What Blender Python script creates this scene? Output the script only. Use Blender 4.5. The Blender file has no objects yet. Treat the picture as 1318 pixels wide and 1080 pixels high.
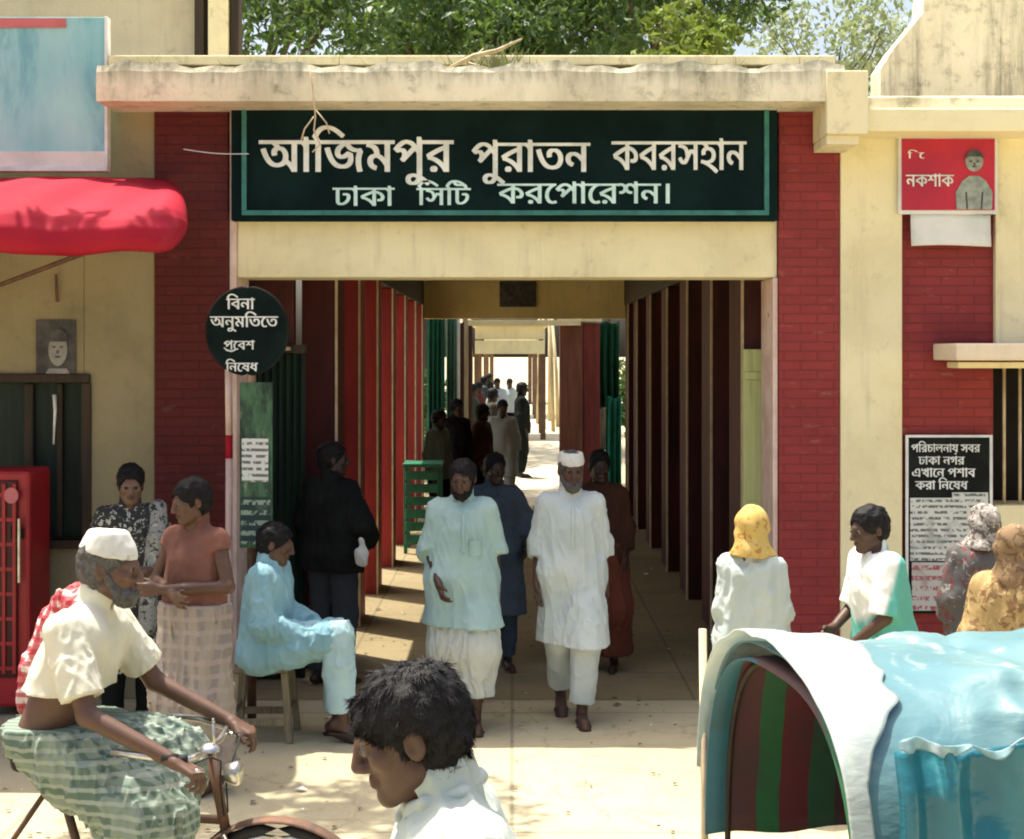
import bpy, math, random
import numpy as np
from mathutils import Matrix, Vector

# ------------------------------------------------------------------ camera, sky, sun, exposure
scene = bpy.context.scene
COL = scene.collection
R = math.radians
FPX, CXP, HZ, CAMZ = 1950.0, 659.0, 455.0, 2.28        # focal length and horizon of the photograph, in its pixels
cam_data = bpy.data.cameras.new('camera')
cam_data.sensor_width = 36.0
cam_data.lens = 36.0 * FPX / 1318.0
cam_data.shift_y = -(540.0 - HZ) / 1318.0
cam_data.clip_end = 2000.0
cam = bpy.data.objects.new('camera', cam_data)
cam.location = (0, 0, CAMZ)
cam.rotation_euler = (R(90), 0, 0)
COL.objects.link(cam)
scene.camera = cam

SUN_TO = Vector((-0.24, 0.20, 1.0)).normalized()          # direction towards the sun: high, a little behind the gate
world = bpy.data.worlds.new('World')
scene.world = world
world.use_nodes = True
wn = world.node_tree
bg = wn.nodes['Background']
sky = wn.nodes.new('ShaderNodeTexSky')
sky.sky_type = 'NISHITA'
sky.sun_disc = False
sky.sun_elevation = math.asin(SUN_TO.z)
sky.sun_rotation = math.atan2(SUN_TO.x, SUN_TO.y)
sky.dust_density = 7.0
sky.air_density = 1.0
wn.links.new(sky.outputs[0], bg.inputs[0])
bg.inputs[1].default_value = 0.14
sun_d = bpy.data.lights.new('sun', 'SUN')
sun_d.energy = 4.2
sun_d.angle = R(0.5)
sun_d.color = (1.0, 0.95, 0.84)
sun = bpy.data.objects.new('sun', sun_d)
sun.rotation_euler = (-SUN_TO).to_track_quat('-Z', 'Y').to_euler()
sun.location = (0, 0, 30)
COL.objects.link(sun)
scene.view_settings.view_transform = 'Standard'
scene.view_settings.look = 'None'
scene.view_settings.exposure = 1.17
scene.view_settings.gamma = 1.0
scene.view_settings.use_curve_mapping = False
scene.cycles.max_bounces = 8
scene.cycles.diffuse_bounces = 5
scene.cycles.filter_width = 2.0

random.seed(7)
rng = np.random.default_rng(7)


def X(px, Y):
    return (px - CXP) / FPX * Y


def Z(py, Y):
    return CAMZ + (HZ - py) / FPX * Y


# ------------------------------------------------------------------ materials
def new_mat(name):
    m = bpy.data.materials.new(name)
    m.use_nodes = True
    nt = m.node_tree
    b = nt.nodes['Principled BSDF']
    return m, nt, b


def N(nt, typ, **kw):
    n = nt.nodes.new(typ)
    for k, v in kw.items():
        if k in n.inputs.keys() if isinstance(k, str) else False:
            n.inputs[k].default_value = v
        else:
            setattr(n, k, v)
    return n


def L(nt, a, b):
    nt.links.new(a, b)


def coords(nt, stretch=(1, 1, 1), rot=(0, 0, 0)):
    tc = nt.nodes.new('ShaderNodeTexCoord')
    mp = nt.nodes.new('ShaderNodeMapping')
    mp.inputs['Scale'].default_value = stretch
    mp.inputs['Rotation'].default_value = rot
    L(nt, tc.outputs['Object'], mp.inputs['Vector'])
    return mp.outputs[0]


def noise(nt, vec, scale, detail=5, rough=0.6, dist=0.0):
    n = nt.nodes.new('ShaderNodeTexNoise')
    n.inputs['Scale'].default_value = scale
    n.inputs['Detail'].default_value = detail
    n.inputs['Roughness'].default_value = rough
    n.inputs['Distortion'].default_value = dist
    L(nt, vec, n.inputs['Vector'])
    return n.outputs['Fac']


def ramp(nt, fac, lo, hi):
    r = nt.nodes.new('ShaderNodeMapRange')
    r.interpolation_type = 'SMOOTHSTEP'
    r.inputs['From Min'].default_value = lo
    r.inputs['From Max'].default_value = hi
    L(nt, fac, r.inputs['Value'])
    return r.outputs[0]


def mix(nt, fac, a, b):
    m = nt.nodes.new('ShaderNodeMix')
    m.data_type = 'RGBA'
    if isinstance(fac, (int, float)):
        m.inputs[0].default_value = fac
    else:
        L(nt, fac, m.inputs[0])
    for i, c in ((6, a), (7, b)):
        if isinstance(c, tuple):
            m.inputs[i].default_value = (*c, 1)
        else:
            L(nt, c, m.inputs[i])
    return m.outputs[2]


def mth(nt, op, a, b=0.0):
    m = nt.nodes.new('ShaderNodeMath')
    m.operation = op
    for i, c in ((0, a), (1, b)):
        if isinstance(c, (int, float)):
            m.inputs[i].default_value = c
        else:
            L(nt, c, m.inputs[i])
    return m.outputs[0]


def bump(nt, b, h, strength=0.3, dist=0.01):
    n = nt.nodes.new('ShaderNodeBump')
    n.inputs['Strength'].default_value = strength
    n.inputs['Distance'].default_value = dist
    L(nt, h, n.inputs['Height'])
    L(nt, n.outputs[0], b.inputs['Normal'])


def simple(name, c1, c2=None, scale=6.0, lo=0.35, hi=0.68, rough=0.75, bmp=0.15, bscale=60.0, spec=0.3, metallic=0.0,
           stretch=(1, 1, 1), c3=None, scale3=2.0, lo3=0.55, hi3=0.75, bdist=0.004, sheen=0.0, transl=0.0):
    m, nt, b = new_mat(name)
    v = coords(nt, stretch)
    c2 = c2 or tuple(x * 0.75 for x in c1)
    f = ramp(nt, noise(nt, v, scale), lo, hi)
    c = mix(nt, f, c1, c2)
    if c3:
        c = mix(nt, ramp(nt, noise(nt, v, scale3, 7, 0.65, 0.4), lo3, hi3), c, c3)
    L(nt, c, b.inputs['Base Color'])
    b.inputs['Roughness'].default_value = rough
    b.inputs['Specular IOR Level'].default_value = spec
    b.inputs['Metallic'].default_value = metallic
    if sheen:
        b.inputs['Sheen Weight'].default_value = sheen * .3
    if bmp:
        bump(nt, b, noise(nt, coords(nt), bscale, 4), bmp, bdist)
    if transl:
        t = nt.nodes.new('ShaderNodeBsdfTranslucent')
        L(nt, c, t.inputs['Color'])
        ms = nt.nodes.new('ShaderNodeMixShader')
        ms.inputs[0].default_value = transl
        out = nt.nodes['Material Output']
        L(nt, b.outputs[0], ms.inputs[1])
        L(nt, t.outputs[0], ms.inputs[2])
        L(nt, ms.outputs[0], out.inputs[0])
    return m


def plaster(name, base, dirt, stain, amount=0.5, topz=None, streak=True):
    """Painted plaster with rain streaks, blotches and a rough face."""
    m, nt, b = new_mat(name)
    v = coords(nt)
    vs = coords(nt, (6.0, 6.0, 0.55))
    c = mix(nt, ramp(nt, noise(nt, v, 1.6, 6, 0.62, 0.3), 0.38, 0.72), base, dirt)
    if streak:
        f = mth(nt, 'MULTIPLY', ramp(nt, noise(nt, vs, 1.6, 6, 0.7), 0.55 - 0.1 * amount, 0.85), ramp(nt, noise(nt, v, 0.9, 3), 0.35, 0.65))
        c = mix(nt, mth(nt, 'MULTIPLY', f, amount), c, stain)
    f2 = ramp(nt, noise(nt, v, 7.0, 8, 0.72), 0.62 - 0.12 * amount, 0.78)
    c = mix(nt, mth(nt, 'MULTIPLY', f2, amount * 0.8), c, stain)
    if topz:
        sx = nt.nodes.new('ShaderNodeSeparateXYZ')
        L(nt, v, sx.inputs[0])
        h = ramp(nt, mth(nt, 'ADD', sx.outputs[2], mth(nt, 'MULTIPLY', noise(nt, vs, 2.2, 6, 0.7), topz[2])), topz[0], topz[1])
        c = mix(nt, mth(nt, 'MULTIPLY', h, topz[3]), c, stain)
    L(nt, c, b.inputs['Base Color'])
    b.inputs['Roughness'].default_value = 0.88
    b.inputs['Specular IOR Level'].default_value = 0.2
    hgt = mth(nt, 'ADD', noise(nt, v, 35, 6, 0.6), mth(nt, 'MULTIPLY', noise(nt, v, 4, 3), 1.5))
    bump(nt, b, hgt, 0.35, 0.012)
    return m


def brick(name, c1, c2, mortar, bw=0.24, rh=0.075, wear=(0.45, 0.3, 0.22), wear_amt=0.35):
    m, nt, b = new_mat(name)
    tc = nt.nodes.new('ShaderNodeTexCoord')
    sx = nt.nodes.new('ShaderNodeSeparateXYZ')
    L(nt, tc.outputs['Object'], sx.inputs[0])
    cb = nt.nodes.new('ShaderNodeCombineXYZ')
    L(nt, mth(nt, 'ADD', sx.outputs[0], sx.outputs[1]), cb.inputs[0])
    L(nt, sx.outputs[2], cb.inputs[1])
    br = nt.nodes.new('ShaderNodeTexBrick')
    br.inputs['Color1'].default_value = (*c1, 1)
    br.inputs['Color2'].default_value = (*c2, 1)
    br.inputs['Mortar'].default_value = (*mortar, 1)
    br.inputs['Scale'].default_value = 1.0
    br.inputs['Mortar Size'].default_value = 0.006
    br.inputs['Mortar Smooth'].default_value = 0.5
    br.inputs['Brick Width'].default_value = bw
    br.inputs['Row Height'].default_value = rh
    L(nt, cb.outputs[0], br.inputs['Vector'])
    v = coords(nt)
    c = mix(nt, mth(nt, 'MULTIPLY', ramp(nt, noise(nt, v, 2.2, 6, 0.65), 0.4, 0.75), 0.55), br.outputs['Color'], tuple(x * 0.55 for x in c1))
    c = mix(nt, mth(nt, 'MULTIPLY', ramp(nt, noise(nt, coords(nt, (1, 1, 3)), 6, 7, 0.7), 0.58, 0.75), wear_amt), c, wear)
    L(nt, c, b.inputs['Base Color'])
    b.inputs['Roughness'].default_value = 0.7
    b.inputs['Specular IOR Level'].default_value = 0.3
    h = mth(nt, 'ADD', mth(nt, 'MULTIPLY', br.outputs['Fac'], -1.0), mth(nt, 'MULTIPLY', noise(nt, v, 30, 5), 0.5))
    bump(nt, b, h, 0.5, 0.012)
    return m


def checks(name, base, line, line2, scale=18.0, thick=0.35, rough=0.85, axes=(0, 2)):
    """Woven check: two sets of coloured stripes on a cloth."""
    m, nt, b = new_mat(name)
    v = coords(nt)
    dist = noise(nt, v, 5, 3)
    sx = nt.nodes.new('ShaderNodeSeparateXYZ')
    L(nt, v, sx.inputs[0])
    c = None
    cur = base
    for ax, ln, ph in ((axes[0], line, 0.0), (axes[1], line2, 0.6)):
        a = mth(nt, 'ADD', mth(nt, 'MULTIPLY', sx.outputs[ax], scale * 6.283), mth(nt, 'MULTIPLY', dist, 5.0))
        s = mth(nt, 'SINE', mth(nt, 'ADD', a, ph))
        f = ramp(nt, s, 1 - 2 * thick - 0.15, 1 - 2 * thick + 0.25)
        cur = mix(nt, mth(nt, 'MULTIPLY', f, 0.8), cur, ln)
    L(nt, cur, b.inputs['Base Color'])
    b.inputs['Roughness'].default_value = rough
    b.inputs['Specular IOR Level'].default_value = 0.15
    bump(nt, b, noise(nt, v, 90, 3), 0.2, 0.003)
    return m


def floral(name, base, blob, blob2, scale=22.0, t=0.52):
    m, nt, b = new_mat(name)
    v = coords(nt)
    c = mix(nt, ramp(nt, noise(nt, v, scale, 3, 0.5, 1.2), t, t + 0.06), base, blob)
    c = mix(nt, ramp(nt, noise(nt, v, scale * 1.7, 2, 0.5, 0.8), t + 0.08, t + 0.13), c, blob2)
    L(nt, c, b.inputs['Base Color'])
    b.inputs['Roughness'].default_value = 0.85
    b.inputs['Specular IOR Level'].default_value = 0.15
    bump(nt, b, noise(nt, v, 90, 3), 0.2, 0.003)
    return m


def cloth(name, c, c2=None, transl=0.0, scale=3.0):
    return simple(name, c, c2 or tuple(x * 0.86 for x in c), scale=scale, rough=0.88, bmp=0.25, bscale=140, spec=0.12, sheen=0.1, transl=transl, bdist=0.003)


CREAM = plaster('cream_paint', (0.82, 0.74, 0.47), (0.70, 0.62, 0.38), (0.30, 0.25, 0.15), 0.6)
CREAM_OLD = plaster('cream_paint_stained', (0.78, 0.70, 0.46), (0.62, 0.55, 0.35), (0.12, 0.11, 0.07), 0.8)
CREAM_SHADED = plaster('shade_toned_cream_wall', (0.30, 0.265, 0.155), (0.22, 0.195, 0.115), (0.08, 0.075, 0.05), 0.55)  # darker than the other creams: the awning's shade is in this colour
CORNICE_M = plaster('weathered_cornice', (0.80, 0.74, 0.57), (0.58, 0.53, 0.39), (0.09, 0.10, 0.055), 1.0, (4.16, 4.42, 0.42, 0.8))
OLIVE_CREAM = plaster('passage_plaster', (0.76, 0.66, 0.34), (0.62, 0.53, 0.26), (0.2, 0.17, 0.1), 0.4)
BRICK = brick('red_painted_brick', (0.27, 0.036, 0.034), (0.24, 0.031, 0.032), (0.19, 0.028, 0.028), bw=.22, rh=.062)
BRICK_SHADED = brick('shaded_red_painted_brick', (0.10, 0.012, 0.011), (0.085, 0.010, 0.010), (0.065, 0.009, 0.009), bw=.22, rh=.062, wear_amt=0.12)  # darker copy of the red brick; the shade on its pier is painted in
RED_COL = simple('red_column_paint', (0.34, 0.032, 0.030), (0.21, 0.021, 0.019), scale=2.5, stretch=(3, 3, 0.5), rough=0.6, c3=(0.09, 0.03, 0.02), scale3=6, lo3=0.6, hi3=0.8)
RED_COL_SHADED = simple('shaded_red_column_paint', (.075, .012, .010), (.05, .009, .008), scale=2.5, stretch=(3, 3, .5), rough=.7)  # darker copy of the column red, carrying the deep shade of the first bay
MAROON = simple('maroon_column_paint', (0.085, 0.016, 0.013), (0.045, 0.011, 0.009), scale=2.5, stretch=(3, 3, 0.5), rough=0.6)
PALE_EDGE = simple('pale_edge_paint', (0.62, 0.50, 0.33), (0.46, 0.36, 0.23), scale=8, rough=0.7)
PINKWHITE = simple('pinkish_white_paint', (0.74, 0.58, 0.50), (0.60, 0.42, 0.36), scale=5, rough=0.7, c3=(0.35, 0.18, 0.15), scale3=9, lo3=0.62, hi3=0.74)
BOARD = simple('dark_green_board', (0.004, 0.012, 0.013), (0.007, 0.020, 0.020), scale=2.5, rough=0.85, spec=0.05, c3=(0.012, 0.022, 0.02), scale3=5, lo3=0.62, hi3=0.8)
TEAL = simple('teal_frame_paint', (0.035, 0.19, 0.16), (0.02, 0.12, 0.10), scale=9, rough=0.5, spec=0.4)
PAINT_W = simple('white_sign_paint', (0.76, 0.79, 0.78), (0.58, 0.61, 0.60), scale=7, rough=0.7, bmp=0)
PAINT_T = simple('mint_sign_paint', (0.60, 0.82, 0.80), (0.45, 0.64, 0.62), scale=7, rough=0.7, bmp=0)
BLACK = simple('black_board', (0.010, 0.012, 0.011), (0.018, 0.02, 0.018), scale=6, rough=0.8, spec=.1)
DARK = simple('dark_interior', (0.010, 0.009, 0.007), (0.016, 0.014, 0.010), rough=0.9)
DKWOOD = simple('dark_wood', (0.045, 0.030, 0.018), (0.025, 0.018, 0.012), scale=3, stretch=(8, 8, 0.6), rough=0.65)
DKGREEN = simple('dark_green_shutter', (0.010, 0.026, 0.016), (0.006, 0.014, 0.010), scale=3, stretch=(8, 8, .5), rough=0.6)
IRON = simple('rusty_iron', (0.09, 0.06, 0.045), (0.16, 0.08, 0.045), scale=15, rough=0.7, metallic=0.3)
STEEL = simple('worn_chrome', (0.55, 0.54, 0.50), (0.35, 0.33, 0.30), scale=12, rough=0.3, metallic=0.9, bmp=0.05)
RUBBER = simple('black_rubber', (0.012, 0.012, 0.012), (0.022, 0.021, 0.020), rough=0.75)
AWN = simple('red_awning_cloth', (0.46, 0.020, 0.042), (0.38, 0.015, 0.034), scale=2.0, rough=0.75, spec=0.15, c3=(0.48, 0.06, 0.085), scale3=1.2, lo3=0.5, hi3=0.8, transl=0.25, bmp=0.3, bscale=25)
WOOD_PALE = simple('pale_worn_wood', (0.24, 0.20, 0.12), (0.14, 0.115, 0.07), scale=4, stretch=(10, 10, 0.8), rough=0.8)
BARK = simple('tree_bark', (0.14, 0.11, 0.08), (0.06, 0.05, 0.04), scale=6, stretch=(3, 3, 0.6), rough=0.95, bmp=0.6, bscale=22, bdist=0.03)
BAMBOO = simple('pale_bamboo', (0.48, 0.40, 0.24), (0.32, 0.26, 0.15), scale=5, stretch=(4, 4, 0.4), rough=0.6)
PALEGREEN = simple('pale_green_door_paint', (0.58, 0.60, 0.27), (0.46, 0.50, 0.21), scale=2.5, stretch=(9, 9, 0.4), rough=0.6, c3=(0.13, 0.15, 0.06), scale3=3, lo3=0.6, hi3=0.8)
GREENPAINT = simple('green_enamel', (0.02, 0.17, 0.09), (0.012, 0.10, 0.055), rough=0.4, spec=0.4)
GREENSHEET = cloth('dark_green_sheet', (0.02, 0.12, 0.075), (0.012, 0.07, 0.045), 0.25)
TEALSHEET = cloth('bright_teal_sheet', (0.05, 0.36, 0.25), (0.03, 0.24, 0.17), 0.3)
SUNGAP_WHITE = cloth('sunlit_gap_white', (0.70, 0.70, 0.64), None, 0.2)  # white that stands in for sunlight showing between the sheets
PAPER = simple('white_paper', (0.72, 0.72, 0.68), (0.58, 0.60, 0.56), scale=4, rough=0.85, bmp=0.1)
PAPER_TORN = floral('torn_poster_paper', (0.55, 0.58, 0.54), (0.10, 0.11, 0.11), (0.30, 0.22, 0.20), 16, 0.50)
def printed(name, paper, ink, rows=30.0):
    m, nt, b = new_mat(name)
    v = coords(nt)
    sx = nt.nodes.new('ShaderNodeSeparateXYZ')
    L(nt, v, sx.inputs[0])
    wob = noise(nt, v, 3, 2)
    row = ramp(nt, mth(nt, 'SINE', mth(nt, 'ADD', mth(nt, 'MULTIPLY', sx.outputs[2], rows * 6.283), mth(nt, 'MULTIPLY', wob, 2.5))), -.1, .35)
    word = ramp(nt, noise(nt, coords(nt, (1.0, 1.0, .55)), 48, 3, .6), .44, .52)
    c = mix(nt, mth(nt, 'MULTIPLY', mth(nt, 'MULTIPLY', row, word), .85), paper, ink)
    c = mix(nt, ramp(nt, noise(nt, v, 5, 5, .6), .55, .75), c, tuple((a + q) * .4 for a, q in zip(paper, ink)))
    L(nt, c, b.inputs['Base Color'])
    b.inputs['Roughness'].default_value = .85
    return m


PAPER_TORN = printed('printed_bill_paper', (.60, .62, .58), (.05, .055, .055), 26)
POSTER_RED = simple('red_poster_print', (0.50, 0.025, 0.050), (0.36, 0.02, 0.05), scale=2.0, rough=0.5, bmp=0)
POSTER_GREY = simple('grey_poster_print', (0.34, 0.38, 0.34), (0.20, 0.24, 0.21), scale=18, rough=0.6, bmp=0)
GREYDARK = simple('dark_grey_print', (0.045, 0.045, 0.045), (0.09, 0.09, 0.088), scale=14, rough=0.7, bmp=0)
GREYLIGHT = simple('light_grey_print', (0.30, 0.30, 0.28), (0.22, 0.22, 0.21), scale=16, rough=0.7, bmp=0)
CYANBOARD = simple('cyan_hoarding_print_reflections', (0.24, 0.52, 0.56), (0.36, 0.62, 0.64), scale=1.1, rough=0.35, bmp=0, c3=(0.15, 0.38, 0.46), scale3=1.6, lo3=0.46, hi3=0.66, stretch=(2.6, 2.6, 0.8))  # tall mottling is both hill print and painted reflection streaks
REDCOOLER = simple('red_cooler_paint', (0.42, 0.018, 0.024), (0.30, 0.013, 0.018), scale=3, rough=0.4, spec=0.4)
PINK = simple('pink_print', (0.55, 0.16, 0.17), None, rough=0.5, bmp=0)
GLASS_DK = simple('dark_cooler_glass', (0.02, 0.012, 0.012), None, rough=0.15, spec=0.5, bmp=0)


def ground_mat(name, c1, c2, c3, tile=None):
    m, nt, b = new_mat(name)
    v = coords(nt)
    c = mix(nt, ramp(nt, noise(nt, v, 0.7, 7, 0.6, 0.5), 0.35, 0.7), c1, c2)
    c = mix(nt, mth(nt, 'MULTIPLY', ramp(nt, noise(nt, v, 3.5, 8, 0.7, 0.6), 0.55, 0.75), 0.55), c, c3)
    c = mix(nt, mth(nt, 'MULTIPLY', ramp(nt, noise(nt, v, 60, 3, 0.6), 0.6, 0.75), 0.4), c, c3)
    if tile:
        br = nt.nodes.new('ShaderNodeTexBrick')
        br.offset = 0.0
        br.inputs['Scale'].default_value = 1.0
        br.inputs['Brick Width'].default_value = tile
        br.inputs['Row Height'].default_value = tile
        br.inputs['Mortar Size'].default_value = 0.012
        br.inputs['Mortar Smooth'].default_value = 0.3
        L(nt, v, br.inputs['Vector'])
        c = mix(nt, mth(nt, 'MULTIPLY', br.outputs['Fac'], 0.55), c, tuple(x * 0.4 for x in c1))
    vo = nt.nodes.new('ShaderNodeTexVoronoi')
    vo.feature = 'DISTANCE_TO_EDGE'
    vo.inputs['Scale'].default_value = 0.55
    wv = nt.nodes.new('ShaderNodeVectorMath')
    wv.operation = 'ADD'
    ns_ = nt.nodes.new('ShaderNodeTexNoise')
    ns_.inputs['Scale'].default_value = 2.2
    ns_.inputs['Detail'].default_value = 6
    L(nt, v, ns_.inputs['Vector'])
    L(nt, v, wv.inputs[0])
    L(nt, ns_.outputs['Color'], wv.inputs[1])
    L(nt, wv.outputs[0], vo.inputs['Vector'])
    crk = mth(nt, 'SUBTRACT', 1.0, ramp(nt, vo.outputs['Distance'], 0.0, 0.012))
    c = mix(nt, mth(nt, 'MULTIPLY', crk, 0.28), c, tuple(x * 0.35 for x in c1))
    # drag marks and dried puddles
    c = mix(nt, mth(nt, 'MULTIPLY', ramp(nt, noise(nt, coords(nt, (0.5, 5.0, 1.0)), 1.3, 6, 0.65, 0.3), 0.58, 0.72), 0.35), c, c3)
    L(nt, c, b.inputs['Base Color'])
    b.inputs['Roughness'].default_value = 0.92
    b.inputs['Specular IOR Level'].default_value = 0.2
    bump(nt, b, mth(nt, 'ADD', noise(nt, v, 50, 5, 0.65), mth(nt, 'MULTIPLY', noise(nt, v, 6, 4), 2.0)), 0.4, 0.012)
    return m


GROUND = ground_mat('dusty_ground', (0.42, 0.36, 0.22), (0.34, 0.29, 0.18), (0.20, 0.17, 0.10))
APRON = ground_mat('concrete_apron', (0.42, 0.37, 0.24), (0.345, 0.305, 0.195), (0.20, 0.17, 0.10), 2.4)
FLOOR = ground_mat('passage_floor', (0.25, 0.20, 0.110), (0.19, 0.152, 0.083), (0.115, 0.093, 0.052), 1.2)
PATHM = ground_mat('path_concrete', (0.52, 0.47, 0.34), (0.44, 0.40, 0.28), (0.30, 0.26, 0.18), 1.6)


def leaf_mat(name, c1, c2, c3):
    m, nt, b = new_mat(name)
    v = coords(nt)
    c = mix(nt, ramp(nt, noise(nt, v, 1.1, 4), 0.35, 0.65), c1, c2)
    c = mix(nt, ramp(nt, noise(nt, v, 9.0, 3), 0.5, 0.72), c, c3)
    L(nt, c, b.inputs['Base Color'])
    b.inputs['Roughness'].default_value = 0.5
    b.inputs['Specular IOR Level'].default_value = 0.4
    t = nt.nodes.new('ShaderNodeBsdfTranslucent')
    L(nt, mix(nt, 0.5, c, (0.16, 0.24, 0.03)), t.inputs['Color'])
    ms = nt.nodes.new('ShaderNodeMixShader')
    ms.inputs[0].default_value = 0.4
    L(nt, b.outputs[0], ms.inputs[1])
    L(nt, t.outputs[0], ms.inputs[2])
    L(nt, ms.outputs[0], nt.nodes['Material Output'].inputs[0])
    return m


LEAF_DK = leaf_mat('dark_green_leaves', (0.022, 0.060, 0.018), (0.040, 0.095, 0.028), (0.075, 0.125, 0.040))
LEAF_MID = leaf_mat('mid_green_leaves', (0.035, 0.090, 0.022), (0.060, 0.130, 0.030), (0.11, 0.17, 0.055))
LEAF_YEL = leaf_mat('yellow_green_leaves', (0.11, 0.17, 0.025), (0.17, 0.22, 0.035), (0.24, 0.27, 0.07))
LEAF_PALE = leaf_mat('pale_sunlit_leaves', (0.26, 0.32, 0.17), (0.34, 0.38, 0.24), (0.42, 0.44, 0.32))
LEAF_DRY = leaf_mat('dry_grass_blades', (0.20, 0.17, 0.09), (0.12, 0.13, 0.06), (0.30, 0.26, 0.15))

# people
SKIN = [simple('brown_skin_%d' % i, c, tuple(x * 0.82 for x in c), scale=9, rough=0.5, spec=0.35, bmp=0.12, bscale=180, bdist=0.001)
        for i, c in enumerate([(0.105, 0.054, 0.034), (0.075, 0.038, 0.024), (0.15, 0.085, 0.055), (0.035, 0.019, 0.013)])]
for i, s_ in enumerate(SKIN):
    s_.name = ['warm_brown_skin', 'dark_brown_skin', 'tan_skin', 'deep_brown_skin'][i]
LIP = simple('lips', (0.075, 0.034, 0.028), None, rough=0.45, bmp=0)
EYE_W = simple('eye_white', (0.13, 0.11, 0.095), None, rough=0.45, bmp=0)
EYE_D = simple('dark_iris', (0.012, 0.008, 0.006), None, rough=0.35, bmp=0)
HAIR = simple('black_hair', (0.006, 0.0055, 0.006), (0.010, 0.009, 0.009), scale=40, rough=0.6, spec=0.16, bmp=0.5, bscale=120, bdist=0.006)
HAIR_GR = simple('greying_hair', (0.10, 0.095, 0.085), (0.04, 0.038, 0.035), scale=50, rough=0.65, bmp=0.6, bscale=120, bdist=0.006)
HAIR_BR = simple('brown_hair', (0.10, 0.055, 0.022), (0.05, 0.028, 0.012), scale=40, rough=0.6, bmp=0.6, bscale=120, bdist=0.006)  # plain brown with darker mottling
CAPW = cloth('white_cap_cloth', (0.64, 0.63, 0.57))


# ------------------------------------------------------------------ mesh helpers
def tag(o, label=None, cat=None, group=None, kind=None):
    if label: o['label'] = label
    if cat: o['category'] = cat
    if group: o['group'] = group
    if kind: o['kind'] = kind
    return o


def link(o, parent=None):
    COL.objects.link(o)
    if parent is not None:
        o.parent = parent
    return o


def empty(name, loc=(0, 0, 0), rz=0.0):
    o = bpy.data.objects.new(name, None)
    o.location = loc
    o.rotation_euler = (0, 0, rz)
    o.empty_display_size = 0.1
    return link(o)


class MB:
    def __init__(self):
        self.v, self.f, self.m = [], [], []

    def add(self, vs, fs, mi=0):
        o = len(self.v)
        self.v += [tuple(p) for p in vs]
        self.f += [tuple(i + o for i in f) for f in fs]
        self.m += [mi] * len(fs)
        return self

    def box(self, x0, x1, y0, y1, z0, z1, mi=0):
        return self.add([(x0, y0, z0), (x1, y0, z0), (x1, y1, z0), (x0, y1, z0), (x0, y0, z1), (x1, y0, z1), (x1, y1, z1), (x0, y1, z1)],
                        [(0, 3, 2, 1), (4, 5, 6, 7), (0, 1, 5, 4), (1, 2, 6, 5), (2, 3, 7, 6), (3, 0, 4, 7)], mi)

    def tube(self, pts, r, seg=8, mi=0, cap=True):
        pts = [Vector(p) for p in pts]
        rs = r if isinstance(r, (list, tuple)) else [r] * len(pts)
        vs, fs = [], []
        ref = None
        for i, p in enumerate(pts):
            t = (pts[min(i + 1, len(pts) - 1)] - pts[max(i - 1, 0)]).normalized()
            if ref is None:
                ref = Vector((0, 0, 1)) if abs(t.z) < 0.9 else Vector((1, 0, 0))
            a = t.cross(ref).normalized()
            b_ = t.cross(a).normalized()
            ref = -(t.cross(a)).normalized() if False else ref
            for k in range(seg):
                an = 2 * math.pi * k / seg
                vs.append(p + (a * math.cos(an) + b_ * math.sin(an)) * rs[i])
        for i in range(len(pts) - 1):
            for k in range(seg):
                k2 = (k + 1) % seg
                fs.append((i * seg + k, i * seg + k2, (i + 1) * seg + k2, (i + 1) * seg + k))
        if cap:
            fs.append(tuple(range(seg)))
            fs.append(tuple((len(pts) - 1) * seg + k for k in range(seg))[::-1])
        return self.add(vs, fs, mi)

    def prism(self, poly, y0, y1, mi=0, axis='y'):
        """Closed outline in x,z pushed from y0 to y1."""
        n = len(poly)
        vs = [(p[0], y0, p[1]) for p in poly] + [(p[0], y1, p[1]) for p in poly]
        fs = [tuple(range(n)), tuple(range(2 * n - 1, n - 1, -1))] + [(i, i + n, (i + 1) % n + n, (i + 1) % n) for i in range(n)]
        return self.add(vs, fs, mi)

    def grid(self, fn, nu, nv, mi=0):
        vs = [fn(i / nu, j / nv) for i in range(nu + 1) for j in range(nv + 1)]
        fs = [(i * (nv + 1) + j, (i + 1) * (nv + 1) + j, (i + 1) * (nv + 1) + j + 1, i * (nv + 1) + j + 1) for i in range(nu) for j in range(nv)]
        return self.add(vs, fs, mi)

    def build(self, name, mats, parent=None, smooth=False, bevel=0.0, thick=0.0, fix=True):
        me = bpy.data.meshes.new(name)
        me.from_pydata([tuple(p) for p in self.v], [], self.f)
        for mm in (mats if isinstance(mats, (list, tuple)) else [mats]):
            me.materials.append(mm)
        me.polygons.foreach_set('material_index', self.m)
        if smooth:
            me.polygons.foreach_set('use_smooth', [True] * len(self.f))
        if fix:
            import bmesh
            bm = bmesh.new()
            bm.from_mesh(me)
            bmesh.ops.recalc_face_normals(bm, faces=bm.faces)
            bm.to_mesh(me)
            bm.free()
        o = link(bpy.data.objects.new(name, me), parent)
        if thick:
            md = o.modifiers.new('thickness', 'SOLIDIFY')
            md.thickness = thick
        if bevel:
            md = o.modifiers.new('edge', 'BEVEL')
            md.width = bevel
            md.segments = 2
            md.limit_method = 'ANGLE'
        return o


def box(name, x0, x1, y0, y1, z0, z1, mat, parent=None, bevel=0.006):
    return MB().box(x0, x1, y0, y1, z0, z1).build(name, mat, parent, bevel=bevel)


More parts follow.
